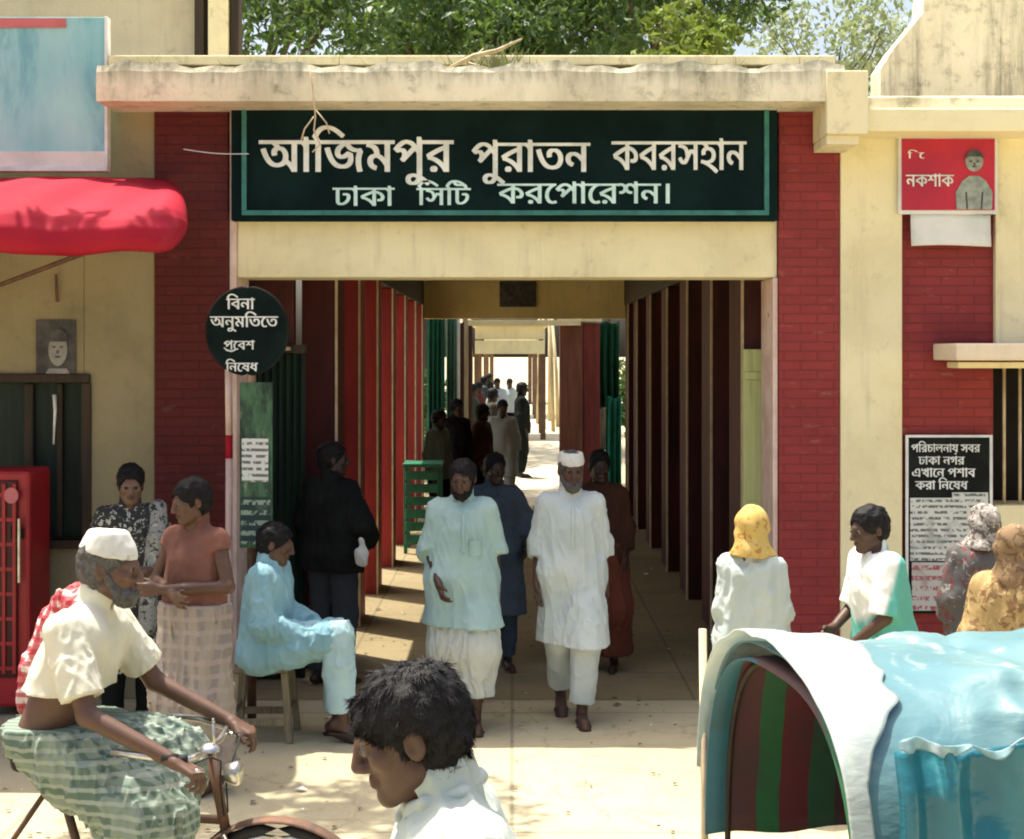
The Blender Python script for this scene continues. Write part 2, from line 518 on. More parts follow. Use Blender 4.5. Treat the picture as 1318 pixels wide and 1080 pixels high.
def glyph_faces(ob, rows=120, fat=0.0):
    """Fill the outlines of a text row by row (non-zero winding, so strokes that overlap stay filled)."""
    from mathutils.geometry import interpolate_bezier
    dg = bpy.context.evaluated_depsgraph_get()
    cu = ob.evaluated_get(dg).to_curve(dg, apply_modifiers=False)
    segs = []
    for sp in cu.splines:
        bp_ = sp.bezier_points
        pl = []
        for i in range(len(bp_)):
            a, b = bp_[i], bp_[(i + 1) % len(bp_)]
            pl += [(p.x, p.y) for p in interpolate_bezier(a.co, a.handle_right, b.handle_left, b.co, 8)[:-1]]
        for k in range(len(pl)):
            p, q = pl[k], pl[(k + 1) % len(pl)]
            if p[1] != q[1]:
                segs.append((*p, *q))
    ob.to_curve_clear()
    if not segs:
        return np.zeros((0, 3)), []
    S = np.array(segs)
    lo, hi = min(S[:, 1].min(), S[:, 3].min()), max(S[:, 1].max(), S[:, 3].max())
    n = max(4, int((hi - lo) * rows))
    h = (hi - lo) / n
    vs, fs = [], []
    for r in range(n):
        y = lo + (r + .5) * h
        m = (np.minimum(S[:, 1], S[:, 3]) <= y) & (np.maximum(S[:, 1], S[:, 3]) > y)
        T = S[m]
        xs = T[:, 0] + (T[:, 2] - T[:, 0]) * (y - T[:, 1]) / (T[:, 3] - T[:, 1])
        dr = np.sign(T[:, 3] - T[:, 1])
        od = np.argsort(xs)
        w, st, spans = 0, 0, []
        for k in od:
            if w == 0:
                st = xs[k]
            w += dr[k]
            if w == 0:
                if spans and st - fat <= spans[-1][1]:
                    spans[-1][1] = xs[k] + fat
                else:
                    spans.append([st - fat, xs[k] + fat])
        for a, b in spans:
            b0 = len(vs)
            vs += [(a, y - h * .5, 0), (b, y - h * .5, 0), (b, y + h * .5, 0), (a, y + h * .5, 0)]
            fs.append((b0, b0 + 1, b0 + 2, b0 + 3))
    return np.array(vs), fs


def lettering(name, lines, cx, width, y, mat, parent, bold=0.02, depth=0.004):
    """Flat painted letters on a face that looks towards -Y. lines: (text, centre x, base z, width, height scale)."""
    mb = MB()
    for text, lx, lz, wd, hscale in lines:
        cu = bpy.data.curves.new('lettering', 'FONT')
        cu.body = text
        cu.size = 1.0
        cu.extrude = 0.0
        cu.resolution_u = 4
        ob = link(bpy.data.objects.new('lettering', cu))
        vs, fs = glyph_faces(ob, fat=bold * .75)
        bpy.data.objects.remove(ob)
        bpy.data.curves.remove(cu)
        if not len(vs):
            continue
        x0, x1 = vs[:, 0].min(), vs[:, 0].max()
        sc = wd / (x1 - x0)
        mb.add([(lx - wd / 2 + (p[0] - x0) * sc, y, lz + p[1] * sc * hscale) for p in vs], fs)
    return mb.build(name, mat, parent, fix=False)


# ------------------------------------------------------------------ signed-distance figures (one continuous skin each)
def vnoise(x, y, z, seed=0):
    xi, yi, zi = np.floor(x).astype(np.int64), np.floor(y).astype(np.int64), np.floor(z).astype(np.int64)
    xf, yf, zf = x - xi, y - yi, z - zi
    xf, yf, zf = xf * xf * (3 - 2 * xf), yf * yf * (3 - 2 * yf), zf * zf * (3 - 2 * zf)

    def h(a, b, c):
        n = (a * 73856093) ^ (b * 19349663) ^ (c * 83492791) ^ (seed * 2654435)
        n = (n ^ (n >> 13)) * 1274126177
        return ((n ^ (n >> 16)) & 0xffff) / 65535.0
    r = 0
    for dx in (0, 1):
        for dy in (0, 1):
            for dz in (0, 1):
                r = r + h(xi + dx, yi + dy, zi + dz) * (xf if dx else 1 - xf) * (yf if dy else 1 - yf) * (zf if dz else 1 - zf)
    return r


class SDF:
    def __init__(self, lo, hi, vox):
        self.lo = np.array(lo, float)
        self.vox = vox
        self.n = np.maximum(4, np.ceil((np.array(hi) - self.lo) / vox).astype(int) + 1)
        self.F = np.full(self.n, 0.5, np.float32)
        self.ax = [(self.lo[i] + vox * np.arange(self.n[i])).astype(np.float32) for i in range(3)]

    def _sub(self, lo, hi):
        a = np.clip(np.floor((np.array(lo) - self.lo) / self.vox).astype(int), 0, self.n)
        b = np.clip(np.ceil((np.array(hi) - self.lo) / self.vox).astype(int) + 1, 0, self.n)
        if np.any(b <= a):
            return None
        sl = tuple(slice(a[i], b[i]) for i in range(3))
        return sl, self.ax[0][sl[0]][:, None, None], self.ax[1][sl[1]][None, :, None], self.ax[2][sl[2]][None, None, :]

    def _join(self, sl, d, k, carve):
        A = self.F[sl]
        if carve:
            d = -d
            if k:
                h = np.maximum(k - np.abs(A - d), 0) / k
                self.F[sl] = np.maximum(A, d) + h * h * k * 0.25
            else:
                self.F[sl] = np.maximum(A, d)
        else:
            if k:
                h = np.maximum(k - np.abs(A - d), 0) / k
                self.F[sl] = np.minimum(A, d) - h * h * k * 0.25
            else:
                self.F[sl] = np.minimum(A, d)

    def cap(self, p0, p1, r0, r1=None, k=0.02, carve=False, flat=None):
        r1 = r0 if r1 is None else r1
        p0, p1 = np.array(p0, float), np.array(p1, float)
        m = max(r0, r1) + k + 2 * self.vox
        s = self._sub(np.minimum(p0, p1) - m, np.maximum(p0, p1) + m)
        if s is None:
            return self
        sl, x, y, z = s
        d = p1 - p0
        dd = max(float(d @ d), 1e-9)
        t = np.clip(((x - p0[0]) * d[0] + (y - p0[1]) * d[1] + (z - p0[2]) * d[2]) / dd, 0, 1)
        q = np.sqrt((x - p0[0] - t * d[0]) ** 2 + (y - p0[1] - t * d[1]) ** 2 + (z - p0[2] - t * d[2]) ** 2)
        self._join(sl, q - (r0 + (r1 - r0) * t), k, carve)
        return self

    def ell(self, c, r, rot=None, k=0.02, carve=False):
        c, r = np.array(c, float), np.array(r, float)
        m = r.max() + k + 2 * self.vox
        s = self._sub(c - m, c + m)
        if s is None:
            return self
        sl, x, y, z = s
        dx, dy, dz = x - c[0], y - c[1], z - c[2]
        if rot is not None:
            q = [rot[0][i] * dx + rot[1][i] * dy + rot[2][i] * dz for i in range(3)]   # transpose
        else:
            q = [dx, dy, dz]
        k0 = np.sqrt((q[0] / r[0]) ** 2 + (q[1] / r[1]) ** 2 + (q[2] / r[2]) ** 2)
        k1 = np.sqrt((q[0] / r[0] ** 2) ** 2 + (q[1] / r[1] ** 2) ** 2 + (q[2] / r[2] ** 2) ** 2) + 1e-6
        self._join(sl, (k0 * (k0 - 1) / k1).astype(np.float32), k, carve)
        return self

    def torus(self, c, R0, r, k=0.005, sy=1.0, tilt=0.0):
        c = np.array(c, float)
        m = R0 + r + k + 3 * self.vox
        s = self._sub(c - m, c + m)
        if s is None:
            return self
        sl, x, y, z = s
        zz = (z - c[2]) + (y - c[1]) * tilt
        d = np.sqrt((np.sqrt((x - c[0]) ** 2 + ((y - c[1]) / sy) ** 2) - R0) ** 2 + zz ** 2) - r
        self._join(sl, d, k, False)
        return self

    def plane_cut(self, c, n, rad=None, k=0.0):
        """Remove what lies beyond the plane through c (in direction n), within rad of c."""
        c, n = np.array(c, float), np.array(n, float)
        n = n / np.linalg.norm(n)
        if rad is None:
            sl, x, y, z = self._sub(self.lo, self.lo + self.vox * self.n)
            d = (x - c[0]) * n[0] + (y - c[1]) * n[1] + (z - c[2]) * n[2]
        else:
            s = self._sub(c - rad, c + rad)
            if s is None:
                return self
            sl, x, y, z = s
            d = (x - c[0]) * n[0] + (y - c[1]) * n[1] + (z - c[2]) * n[2]
            d = np.minimum(d, rad - np.sqrt((x - c[0]) ** 2 + (y - c[1]) ** 2 + (z - c[2]) ** 2))
        A = self.F[sl]
        self.F[sl] = np.maximum(A, d)
        return self

    def displace(self, fn, band=0.04):
        I = np.nonzero(np.abs(self.F) < band)
        if len(I[0]):
            self.F[I] += fn(self.ax[0][I[0]], self.ax[1][I[1]], self.ax[2][I[2]]).astype(np.float32)
        return self

    def mesh(self):
        F = self.F
        F[0], F[-1] = np.maximum(F[0], 0.01), np.maximum(F[-1], 0.01)
        F[:, 0], F[:, -1] = np.maximum(F[:, 0], 0.01), np.maximum(F[:, -1], 0.01)
        F[:, :, 0], F[:, :, -1] = np.maximum(F[:, :, 0], 0.01), np.maximum(F[:, :, -1], 0.01)
        s = F < 0
        cnt = np.zeros(np.array(F.shape) - 1, np.int8)
        nx, ny, nz = cnt.shape
        for a in (0, 1):
            for b in (0, 1):
                for c in (0, 1):
                    cnt += s[a:a + nx, b:b + ny, c:c + nz]
        act = (cnt > 0) & (cnt < 8)
        I = np.stack(np.nonzero(act), 1)
        idx = np.full(cnt.shape, -1, np.int64)
        idx[act] = np.arange(len(I))
        acc = np.zeros((len(I), 3))
        num = np.zeros(len(I))
        cor = {}
        for a in (0, 1):
            for b in (0, 1):
                for c in (0, 1):
                    cor[a, b, c] = F[I[:, 0] + a, I[:, 1] + b, I[:, 2] + c].astype(float)
        for ax in range(3):
            for u in (0, 1):
                for v in (0, 1):
                    p = [u, v]
                    p.insert(ax, 0)
                    q = list(p)
                    q[ax] = 1
                    a, b = cor[tuple(p)], cor[tuple(q)]
                    cr = (a < 0) != (b < 0)
                    t = np.where(cr, a / np.where(a - b == 0, 1, a - b), 0)
                    pt = np.tile(np.array(p, float), (len(I), 1))
                    pt[:, ax] = t
                    acc[cr] += pt[cr]
                    num[cr] += 1
        V = self.lo + self.vox * (I + acc / np.maximum(num, 1)[:, None])
        quads = []
        for ax in range(3):
            sl0 = [slice(1, -1)] * 3
            sl1 = [slice(1, -1)] * 3
            sl0[ax] = slice(0, -1)
            sl1[ax] = slice(1, None)
            a, b = s[tuple(sl0)], s[tuple(sl1)]
            for flip in (0, 1):
                E_ = np.stack(np.nonzero((a & ~b) if not flip else (b & ~a)), 1)
                if not len(E_):
                    continue
                o = [1, 1, 1]
                o[ax] = 0
                E_ = E_ + np.array(o)
                u, v = [(1, 2), (2, 0), (0, 1)][ax]
                c = []
                for du, dv in ((-1, -1), (0, -1), (0, 0), (-1, 0)):
                    q = E_.copy()
                    q[:, u] += du
                    q[:, v] += dv
                    c.append(idx[q[:, 0], q[:, 1], q[:, 2]])
                c = np.stack(c, 1)
                if flip:
                    c = c[:, ::-1]
                quads.append(c)
        Q = np.concatenate(quads) if quads else np.zeros((0, 4), int)
        return V, Q


def np_object(name, V, Q, mats, parent=None, mi=None, smooth=True):
    me = bpy.data.meshes.new(name)
    me.vertices.add(len(V))
    me.vertices.foreach_set('co', np.asarray(V, np.float32).ravel())
    k = Q.shape[1]
    me.loops.add(len(Q) * k)
    me.loops.foreach_set('vertex_index', np.asarray(Q, np.int32).ravel())
    me.polygons.add(len(Q))
    me.polygons.foreach_set('loop_start', np.arange(0, len(Q) * k, k, dtype=np.int32))
    me.polygons.foreach_set('loop_total', np.full(len(Q), k, np.int32))
    for m in (mats if isinstance(mats, (list, tuple)) else [mats]):
        me.materials.append(m)
    if mi is not None:
        me.polygons.foreach_set('material_index', np.asarray(mi, np.int32))
    if smooth:
        me.polygons.foreach_set('use_smooth', np.ones(len(Q), bool))
    me.update(calc_edges=True)
    me.validate()
    return link(bpy.data.objects.new(name, me), parent)


def lerp(a, b, t):
    return np.array(a) * (1 - t) + np.array(b) * t


BASE_POSE = dict(pelvis=(0, 0, .95), chest=(0, .01, 1.25), neck=(0, .02, 1.45), head=(0, -.012, 1.585),
                 lsh=(.150, .015, 1.375), rsh=(-.150, .015, 1.375), lel=(.195, .035, 1.11), rel=(-.195, .035, 1.11),
                 lwr=(.205, -.04, .87), rwr=(-.205, -.04, .87), lhip=(.09, 0, .92), rhip=(-.09, 0, .92),
                 lkn=(.10, -.02, .50), rkn=(-.10, -.02, .50), lan=(.105, .03, .085), ran=(-.105, .03, .085))


class Person:
    def __init__(self, label, loc, rot, H=1.68, pose=None, skin=0, vox=0.008, head=(0, 0), group=None, hands=True, curl=0.5, eyes=True, name='person', feet=True):
        self.s = s = H / 1.7
        J = dict(BASE_POSE)
        J.update(pose or {})
        self.J = J = {k: np.array(v, float) * s for k, v in J.items()}
        self.vox = vox
        P = np.stack(list(J.values()))
        self.lo, self.hi = P.min(0) - 0.26 * s, P.max(0) + 0.26 * s
        self.lo[2] = max(self.lo[2], -0.03)
        yaw, pitch = R(head[0]), R(head[1])
        self.Rh = np.array(Matrix.Rotation(yaw, 3, 'Z') @ Matrix.Rotation(pitch, 3, 'X'))
        F = SDF(self.lo, self.hi, vox)
        g = s
        # trunk
        for a in 'lr':
            shin = lerp(J['neck'], J[a + 'sh'], .5) - np.array([0, 0, .075]) * s
            F.cap(shin, J[a + 'hip'] + np.array([0, 0, .03]) * s, .080 * s, .085 * s, .05 * s)
            F.cap(J['neck'] - np.array([0, 0, .035]) * s, J[a + 'sh'], .048 * s, .045 * s, .03 * s)
            F.cap(J[a + 'sh'], J[a + 'el'], .047 * s, .036 * s, .025 * s)
            F.cap(J[a + 'el'], J[a + 'wr'], .036 * s, .025 * s, .012 * s)
            F.cap(J[a + 'hip'], J[a + 'kn'], .078 * s, .053 * s, .03 * s)
            F.cap(J[a + 'kn'], lerp(J[a + 'kn'], J[a + 'an'], .35), .052 * s, .053 * s, .02 * s)
            F.cap(lerp(J[a + 'kn'], J[a + 'an'], .35), J[a + 'an'], .051 * s, .035 * s, .02 * s)
            if feet:
                fd = J.get(a + 'ft')
                if fd is None:
                    fd = np.array([.03 if a == 'l' else -.03, -1, -.12]) * s
                fd = fd / np.linalg.norm(fd)
                an = J[a + 'an']
                heel = an - fd * .045 * s - np.array([0, 0, .045]) * s
                F.cap(heel, an + fd * .13 * s - np.array([0, 0, .045]) * s, .036 * s, .032 * s, .03 * s)
                F.cap(an + fd * .13 * s - np.array([0, 0, .048]) * s, an + fd * .19 * s - np.array([0, 0, .055]) * s, .033 * s, .022 * s, .02 * s)
            if hands:
                self.hand(F, J[a + 'wr'], J[a + 'wr'] - J[a + 'el'], 1 if a == 'l' else -1, curl, J.get(a + 'pn'))
        F.cap(J['chest'] + np.array([0, -.02, 0]) * s, J['pelvis'], .10 * s, .105 * s, .06 * s)
        self.head_prims(F)
        V, Q = F.mesh()
        mats = [SKIN[skin], LIP, EYE_W, EYE_D]
        C = V[Q].mean(1)
        mi = np.zeros(len(Q), int)
        q = (C - J['head']) @ self.Rh / s
        lipm = (np.abs(q[:, 0]) < .026) & (np.abs(q[:, 2] + .062) < .011 * (1 - (q[:, 0] / .03) ** 2)) & (q[:, 1] < -.07)
        mi[lipm] = 1
        if eyes and vox <= .009:
            eV, eQ, em = [], [], []
            base = len(V)
            for sx in (-1, 1):
                c = J['head'] + self.Rh @ np.array([sx * .031, -.081, .002]) * s
                fw = self.Rh @ np.array([0, -1, 0])
                nu, nv, r = 10, 16, .0118 * s
                up = self.Rh @ np.array([0, 0, 1])
                rt = np.cross(up, fw)
                st = base + len(eV)
                for i in range(nu + 1):
                    th = math.pi * i / nu
                    for j in range(nv):
                        ph = 2 * math.pi * j / nv
                        eV.append(c + r * (fw * math.cos(th) + (rt * math.cos(ph) + up * math.sin(ph)) * math.sin(th)))
                for i in range(nu):
                    for j in range(nv):
                        eQ.append((st + i * nv + j, st + (i + 1) * nv + j, st + (i + 1) * nv + (j + 1) % nv, st + i * nv + (j + 1) % nv))
                        em.append(3 if i < 3 else 2)
            V = np.concatenate([V, np.array(eV)])
            Q = np.concatenate([Q, np.array(eQ)])
            mi = np.concatenate([mi, np.array(em)])
        self.o = np_object(name, V, Q, mats, None, mi)
        self.o.location = loc
        self.o.rotation_euler = (0, 0, R(rot))
        tag(self.o, label, 'person', group)

    def H_(self, p):
        return self.J['head'] + self.Rh @ (np.array(p, float) * self.s)

    def head_prims(self, F):
        s, H, Rh = self.s, self.H_, self.Rh

        def e(c, r, k=.02, carve=False):
            F.ell(H(c), np.array(r) * s, Rh, k * s, carve)

        def c(a, b, r0, r1=None, k=.012, carve=False):
            F.cap(H(a), H(b), r0 * s, (r1 if r1 is not None else r0) * s, k * s, carve)
        F.cap(self.J['neck'] - np.array([0, 0, .03]) * s, H((0, .03, -.03)), .06 * s, .052 * s, .03 * s)
        e((0, .014, .033), (.073, .094, .080), .02)
        e((0, -.022, -.03), (.058, .064, .082), .03)
        for x in (-1, 1):
            c((x * .048, .0, -.062), (x * .018, -.066, -.098), .017, .016, .03)
            e((x * .043, -.058, -.020), (.020, .020, .018), .02)
            c((x * .012, -.086, .022), (x * .046, -.070, .020), .0085, .007, .014)
            if self.vox < .012:
                e((x * .031, -.095, .002), (.017, .014, .011), .008, True)
                c((x * .012, -.096, -.036), (x * .011, -.090, -.036), .0085, None, .008)
                e((x * .077, .014, -.006), (.010, .021, .032), .008)
                e((x * .085, .006, -.004), (.006, .010, .017), .006, True)
                c((x * .018, -.083, .0095), (x * .043, -.077, .008), .005, .005, .005)
                c((x * .018, -.082, -.006), (x * .042, -.076, -.005), .0045, .0045, .005)
        c((0, -.088, .020), (0, -.109, -.030), .0085, .0125, .014)
        if self.vox < .012:
            c((-.016, -.087, -.056), (.016, -.087, -.056), .0068, None, .008)
            c((-.014, -.087, -.068), (.014, -.087, -.068), .0080, None, .008)
            c((-.020, -.0975, -.0622), (.020, -.0975, -.0622), .0024, None, .002, True)
        e((0, -.070, -.098), (.022, .016, .016), .02)

    def hand(self, F, wr, d, side, curl, pn=None):
        s = self.s
        d = np.array(d) / np.linalg.norm(d)
        n = np.array(pn if pn is not None else (-side, 0, 0), float)     # the way the palm faces
        n = n - d * (n @ d)
        n = n / max(np.linalg.norm(n), 1e-6)
        t = np.cross(n, d) * side                                          # towards the thumb
        if self.vox > .0105:
            F.cap(wr, wr + d * .10 * s + n * .01 * s, .028 * s, .024 * s, .02 * s)
            F.cap(wr + d * .10 * s, wr + (d * .15 + n * .03) * s, .022 * s, .016 * s, .02 * s)
            F.cap(wr + (d * .03 + t * .02) * s, wr + (d * .085 + t * .05 + n * .015) * s, .014 * s, .010 * s, .01 * s)
            return
        for i, (off, ln) in enumerate(((.030, .066), (.010, .076), (-.010, .070), (-.029, .054))):
            kn = wr + (d * (.090 - .006 * abs(i - 1)) + t * off) * s
            F.cap(wr + t * off * .5 * s, kn, .0145 * s, .0125 * s, .014 * s)
            a0 = curl * (.55 + .12 * i)
            p = kn
            for j, fr in enumerate((.48, .30, .22)):
                ang = a0 * (1 + j * .9)
                q = p + (d * math.cos(ang) + n * math.sin(ang)) * ln * fr * s + t * off * .05 * s
                F.cap(p, q, (.0092 - .0008 * j) * s, (.0085 - .0008 * j) * s, .003 * s)
                p = q
        b0 = wr + (d * .022 + t * .022) * s
        b1 = wr + (d * .060 + t * .050 + n * .014) * s
        b2 = wr + (d * .088 + t * .055 + n * .026) * s
        F.cap(b0, b1, .0145 * s, .0105 * s, .010 * s)
        F.cap(b1, b2, .0100 * s, .0082 * s, .004 * s)

    # ---- hair and headgear
    def part(self, name, F, mat, mi=None):
        V, Q = F.mesh()
        if not len(Q):
            return None
        return np_object(name, V, Q, mat, self.o)

    def head_field(self, pad=.17, vox=None):
        h = self.H_((0, 0, 0))
        p = pad * self.s
        return SDF(h - p, h + p, vox or min(self.vox, .006))

    def hair(self, mat, vol=1.0, long=False, fringe=0.0, rough=.004, seed=1, strands=1800, slen=1.0):
        s, H, Rh = self.s, self.H_, self.Rh
        F = self.head_field()
        F.ell(H((0, .018, .040)), np.array((.080, .101, .084)) * s * (1 + .07 * vol), Rh, .01)
        F.ell(H((0, .035, -.005)), np.array((.078, .082, .085)) * s * (1 + .05 * vol), Rh, .02)
        if long:
            F.ell(H((0, .075, -.03)), np.array((.062, .05, .10)) * s, Rh, .03)
        F.ell(H((0, -.085, -.045)), np.array((.078, .070, .100 - fringe)) * s, Rh, .012, True)
        for x in (-1, 1):
            F.ell(H((x * .085, -.03, -.06)), np.array((.034, .060, .055)) * s, Rh, .008, True)
            F.ell(H((x * .090, .012, -.012)), np.array((.022, .024, .034)) * s, Rh, .006, True)
        F.plane_cut(H((0, .05, -.075)), Rh @ np.array([0, .25, -1]))
        S = s

        def d(x, y, z):
            P = (np.stack([x, y, z], 1) - self.J['head']) @ Rh / S
            return rough * (vnoise(P[:, 0] * 150, P[:, 1] * 60, P[:, 2] * 60, seed) - .5) * 2 + rough * 1.6 * (vnoise(P[:, 0] * 38, P[:, 1] * 38, P[:, 2] * 38, seed + 5) - .5) * 2
        F.displace(d)
        V, Q = F.mesh()
        if strands:
            g = np.random.default_rng(seed)
            A = V[Q]
            C = A.mean(1)
            nrm = np.cross(A[:, 2] - A[:, 0], A[:, 3] - A[:, 1])
            nrm /= np.linalg.norm(nrm, axis=1)[:, None] + 1e-9
            pick = g.integers(0, len(Q), strands)
            P, n = C[pick], nrm[pick]
            crown = H((0, .05, .13))
            t = P - crown + g.normal(size=P.shape) * .03 * s
            t = t - n * (t * n).sum(1)[:, None]
            t /= np.linalg.norm(t, axis=1)[:, None] + 1e-9
            ln = g.uniform(.010, .026, strands)[:, None] * s * slen
            w = np.cross(t, n) * .0011 * s
            lift = g.uniform(.0, .13, strands)[:, None]
            P = P - n * .003
            tip = P + t * ln + n * ln * lift
            midp = P + t * ln * .5 + n * ln * lift * .8
            B = np.stack([P - w, P + w, midp + w * .8, midp - w * .8], 1).reshape(-1, 3)
            T = np.stack([midp - w * .8, midp + w * .8, tip + w * .15, tip - w * .15], 1).reshape(-1, 3)
            nb = len(V)
            V = np.concatenate([V, B, T])
            Q = np.concatenate([Q, nb + np.arange(8 * strands).reshape(-1, 4)])
        return np_object('hair', V, Q, mat, self.o)

    def cap(self, mat, h=.075, name='prayer_cap'):
        s, H, Rh = self.s, self.H_, self.Rh
        F = self.head_field()
        F.ell(H((0, .016, .045)), np.array((.084, .105, .093)) * s, Rh, .01)
        F.cap(H((0, .016, .05)), H((0, .018, .05 + h * .5)), .083 * s, .080 * s, .015 * s)
        F.plane_cut(H((0, .0, .047)), Rh @ np.array([0, .16, -1]))
        F.plane_cut(H((0, .0, .050 + h)), Rh @ np.array([0, .0, 1]))
        F.displace(lambda x, y, z: .002 * (vnoise(x * 60, y * 60, z * 30, 3) - .5) * 2)
        return self.part(name, F, mat)

    def beard(self, mat, ln=.03):
        s, H, Rh = self.s, self.H_, self.Rh
        F = self.head_field()
        F.ell(H((0, -.058, -.092 - ln * .3)), np.array((.052, .046, .034 + ln)) * s, Rh, .01)
        for x in (-1, 1):
            F.cap(H((x * .066, -.005, -.02)), H((x * .045, -.04, -.08)), .012 * s, .02 * s, .02 * s)
        F.ell(H((0, -.10, -.055)), np.array((.030, .03, .022)) * s, Rh, .006, True)
        F.displace(lambda x, y, z: .005 * (vnoise(x * 120, y * 120, z * 50, 9) - .5) * 2)
        return self.part('beard', F, mat)

    def headscarf(self, mat, drop=.16, seed=2):
        s, H, Rh, J = self.s, self.H_, self.Rh, self.J
        lo, hi = H((0, 0, 0)) - .32 * s, H((0, 0, 0)) + .22 * s
        F = SDF(lo, hi, max(self.vox, .006))
        F.ell(H((0, .02, .028)), np.array((.094, .117, .105)) * s, Rh, .02)
        F.cap(H((0, .03, -.03)), J['neck'] + np.array([0, .02, -.02]) * s, .088 * s, .10 * s, .05 * s)
        for a in 'lr':
            F.cap(J['neck'], lerp(J['neck'], J[a + 'sh'], .75), .085 * s, .07 * s, .05 * s)
        F.ell(H((0, -.105, -.02)), np.array((.064, .060, .088)) * s, Rh, .015, True)
        F.plane_cut(J['neck'] - np.array([0, 0, drop]) * s, (0, 0, -1))
        F.displace(lambda x, y, z: .008 * np.sin(34 * x + 26 * y - 40 * z + 7 * vnoise(x * 9, y * 9, z * 9, seed)) * vnoise(x * 6, y * 6, z * 6, seed + 1))
        return self.part('headscarf', F, mat)

    # ---- clothes
    def field(self):
        return SDF(self.lo, self.hi, self.vox)

    def folds(self, F, amp, fx=22, fz=6, seed=0):
        """Hanging folds: ridged noise drawn out along the fall of the cloth, with finer creases across it."""
        q = fx / 22.0

        def d(x, y, z):
            wx = x + .05 * vnoise(x * 4, y * 4, z * 5, seed + 7)
            r1 = 1 - np.abs(2 * vnoise(wx * 15 * q, y * 15 * q, z * (2.2 + fz * .12) + wx * 3, seed) - 1)
            r2 = 1 - np.abs(2 * vnoise(wx * 26 * q + z * 9, y * 26 * q, z * (8 + fz * .5) - wx * 8, seed + 1) - 1)
            r3 = vnoise(x * 60, y * 60, z * 40, seed + 2) - .5
            m = .35 + 1.0 * vnoise(x * 4, y * 4, z * 4, seed + 3)
            return -amp * m * (2.3 * (r1 ** 1.5 - .4) + 1.3 * (r2 ** 2 - .35)) + amp * .18 * r3
        F.displace(d, .05)

    def top(self, name, mat, hem=.85, sleeve=1.0, loose=.015, flare=.02, amp=.006, seed=0, skirt=True, collar=True, seated=False):
        """Upper garment: hem is its height for a 1.7 m figure; sleeve 1 ends at the elbow, 2 at the wrist."""
        s, J = self.s, self.J
        F = self.field()
        l = loose * s
        cuts = []
        G = self.field()
        up = np.array([0, 0, 1.0])
        for a in 'lr':
            shin = lerp(J['neck'], J[a + 'sh'], .52) - up * .080 * s
            hip = J[a + 'hip'] + up * .03 * s
            F.cap(shin, hip, .084 * s + l, .090 * s + l + flare * .4 * s, .06 * s)
            F.cap(J['neck'] - up * .035 * s, J[a + 'sh'] - up * .006 * s, .056 * s, .046 * s + l * .6, .03 * s)
            if skirt:
                kn = J[a + 'kn']
                if seated:
                    F.cap(J[a + 'hip'], lerp(J[a + 'hip'], kn, .92), .105 * s + l, .085 * s + l, .05 * s)
                else:
                    t = (J[a + 'hip'][2] - hem * s) / max(J[a + 'hip'][2] - kn[2], .05) + .12
                    F.cap(J[a + 'hip'], lerp(J[a + 'hip'], kn, t), .094 * s + l, .088 * s + l + flare * s, .09 * s)
            if sleeve > 0:
                sm = min(sleeve, 1.0)
                cut, dr = lerp(J[a + 'sh'], J[a + 'el'], sm), J[a + 'el'] - J[a + 'sh']
                G.cap(J[a + 'sh'], lerp(J[a + 'sh'], J[a + 'el'], sm + (.03 if sleeve <= 1 else 0)), .049 * s + l * .7, .044 * s + l * 1.2, .03 * s)
                if sleeve > 1:
                    cut, dr = lerp(J[a + 'el'], J[a + 'wr'], sleeve - 1), J[a + 'wr'] - J[a + 'el']
                    G.cap(J[a + 'el'], lerp(J[a + 'el'], J[a + 'wr'], sleeve - 1 + .03), .047 * s + l * 1.2, .040 * s + l * 1.3, .03 * s)
                cuts.append((cut, dr))
        F.cap(J['chest'] + np.array([0, -.025, 0]) * s, J['pelvis'], .098 * s + l, .100 * s + l, .06 * s)
        if collar:
            F.cap(J['neck'], J['neck'] + (self.H_((0, .025, -.06)) - J['neck']) * .55, .066 * s, .064 * s, .015 * s)
        F.cap(J['neck'] - up * .01 * s + np.array([0, -.012, 0]) * s, self.H_((0, .02, .0)), .056 * s, .062 * s, .006, True)
        F.cap(J['neck'] + np.array([0, -.07, .01]) * s, J['neck'] + np.array([0, -.10, -.07]) * s, .022 * s, .008 * s, .006, True)
        self.folds(F, amp * s, seed=seed)
        if cuts:
            self.folds(G, amp * s, 30, 14, seed + 50)
            for cut, dr in cuts:
                G.plane_cut(cut, dr, .13 * s)
            h_ = np.maximum(.03 * s - np.abs(F.F - G.F), 0) / (.03 * s)
            F.F = np.minimum(F.F, G.F) - h_ * h_ * .03 * s * .25
        if hem is not None:
            F.plane_cut((0, 0, hem * s), (0, .04, -1))
        return self.part(name, F, mat)

    def legs(self, name, mat, top=.97, hem=.12, loose=.02, amp=.005, seed=3):
        s, J = self.s, self.J
        F = self.field()
        l = loose * s
        for a in 'lr':
            F.cap(J[a + 'hip'] + np.array([0, 0, .04]) * s, J[a + 'kn'], .092 * s + l * .5, .066 * s + l, .03 * s)
            F.cap(J[a + 'kn'], J[a + 'an'], .066 * s + l, .050 * s + l, .03 * s)
            F.plane_cut(lerp(J[a + 'kn'], J[a + 'an'], 1 - hem), J[a + 'an'] - J[a + 'kn'], .16 * s)
        F.cap(J['lhip'], J['rhip'], .105 * s, .105 * s, .05 * s)
        self.folds(F, amp * s, 18, 16, seed)
        F.plane_cut((0, 0, top * s), (0, 0, 1))
        return self.part(name, F, mat)

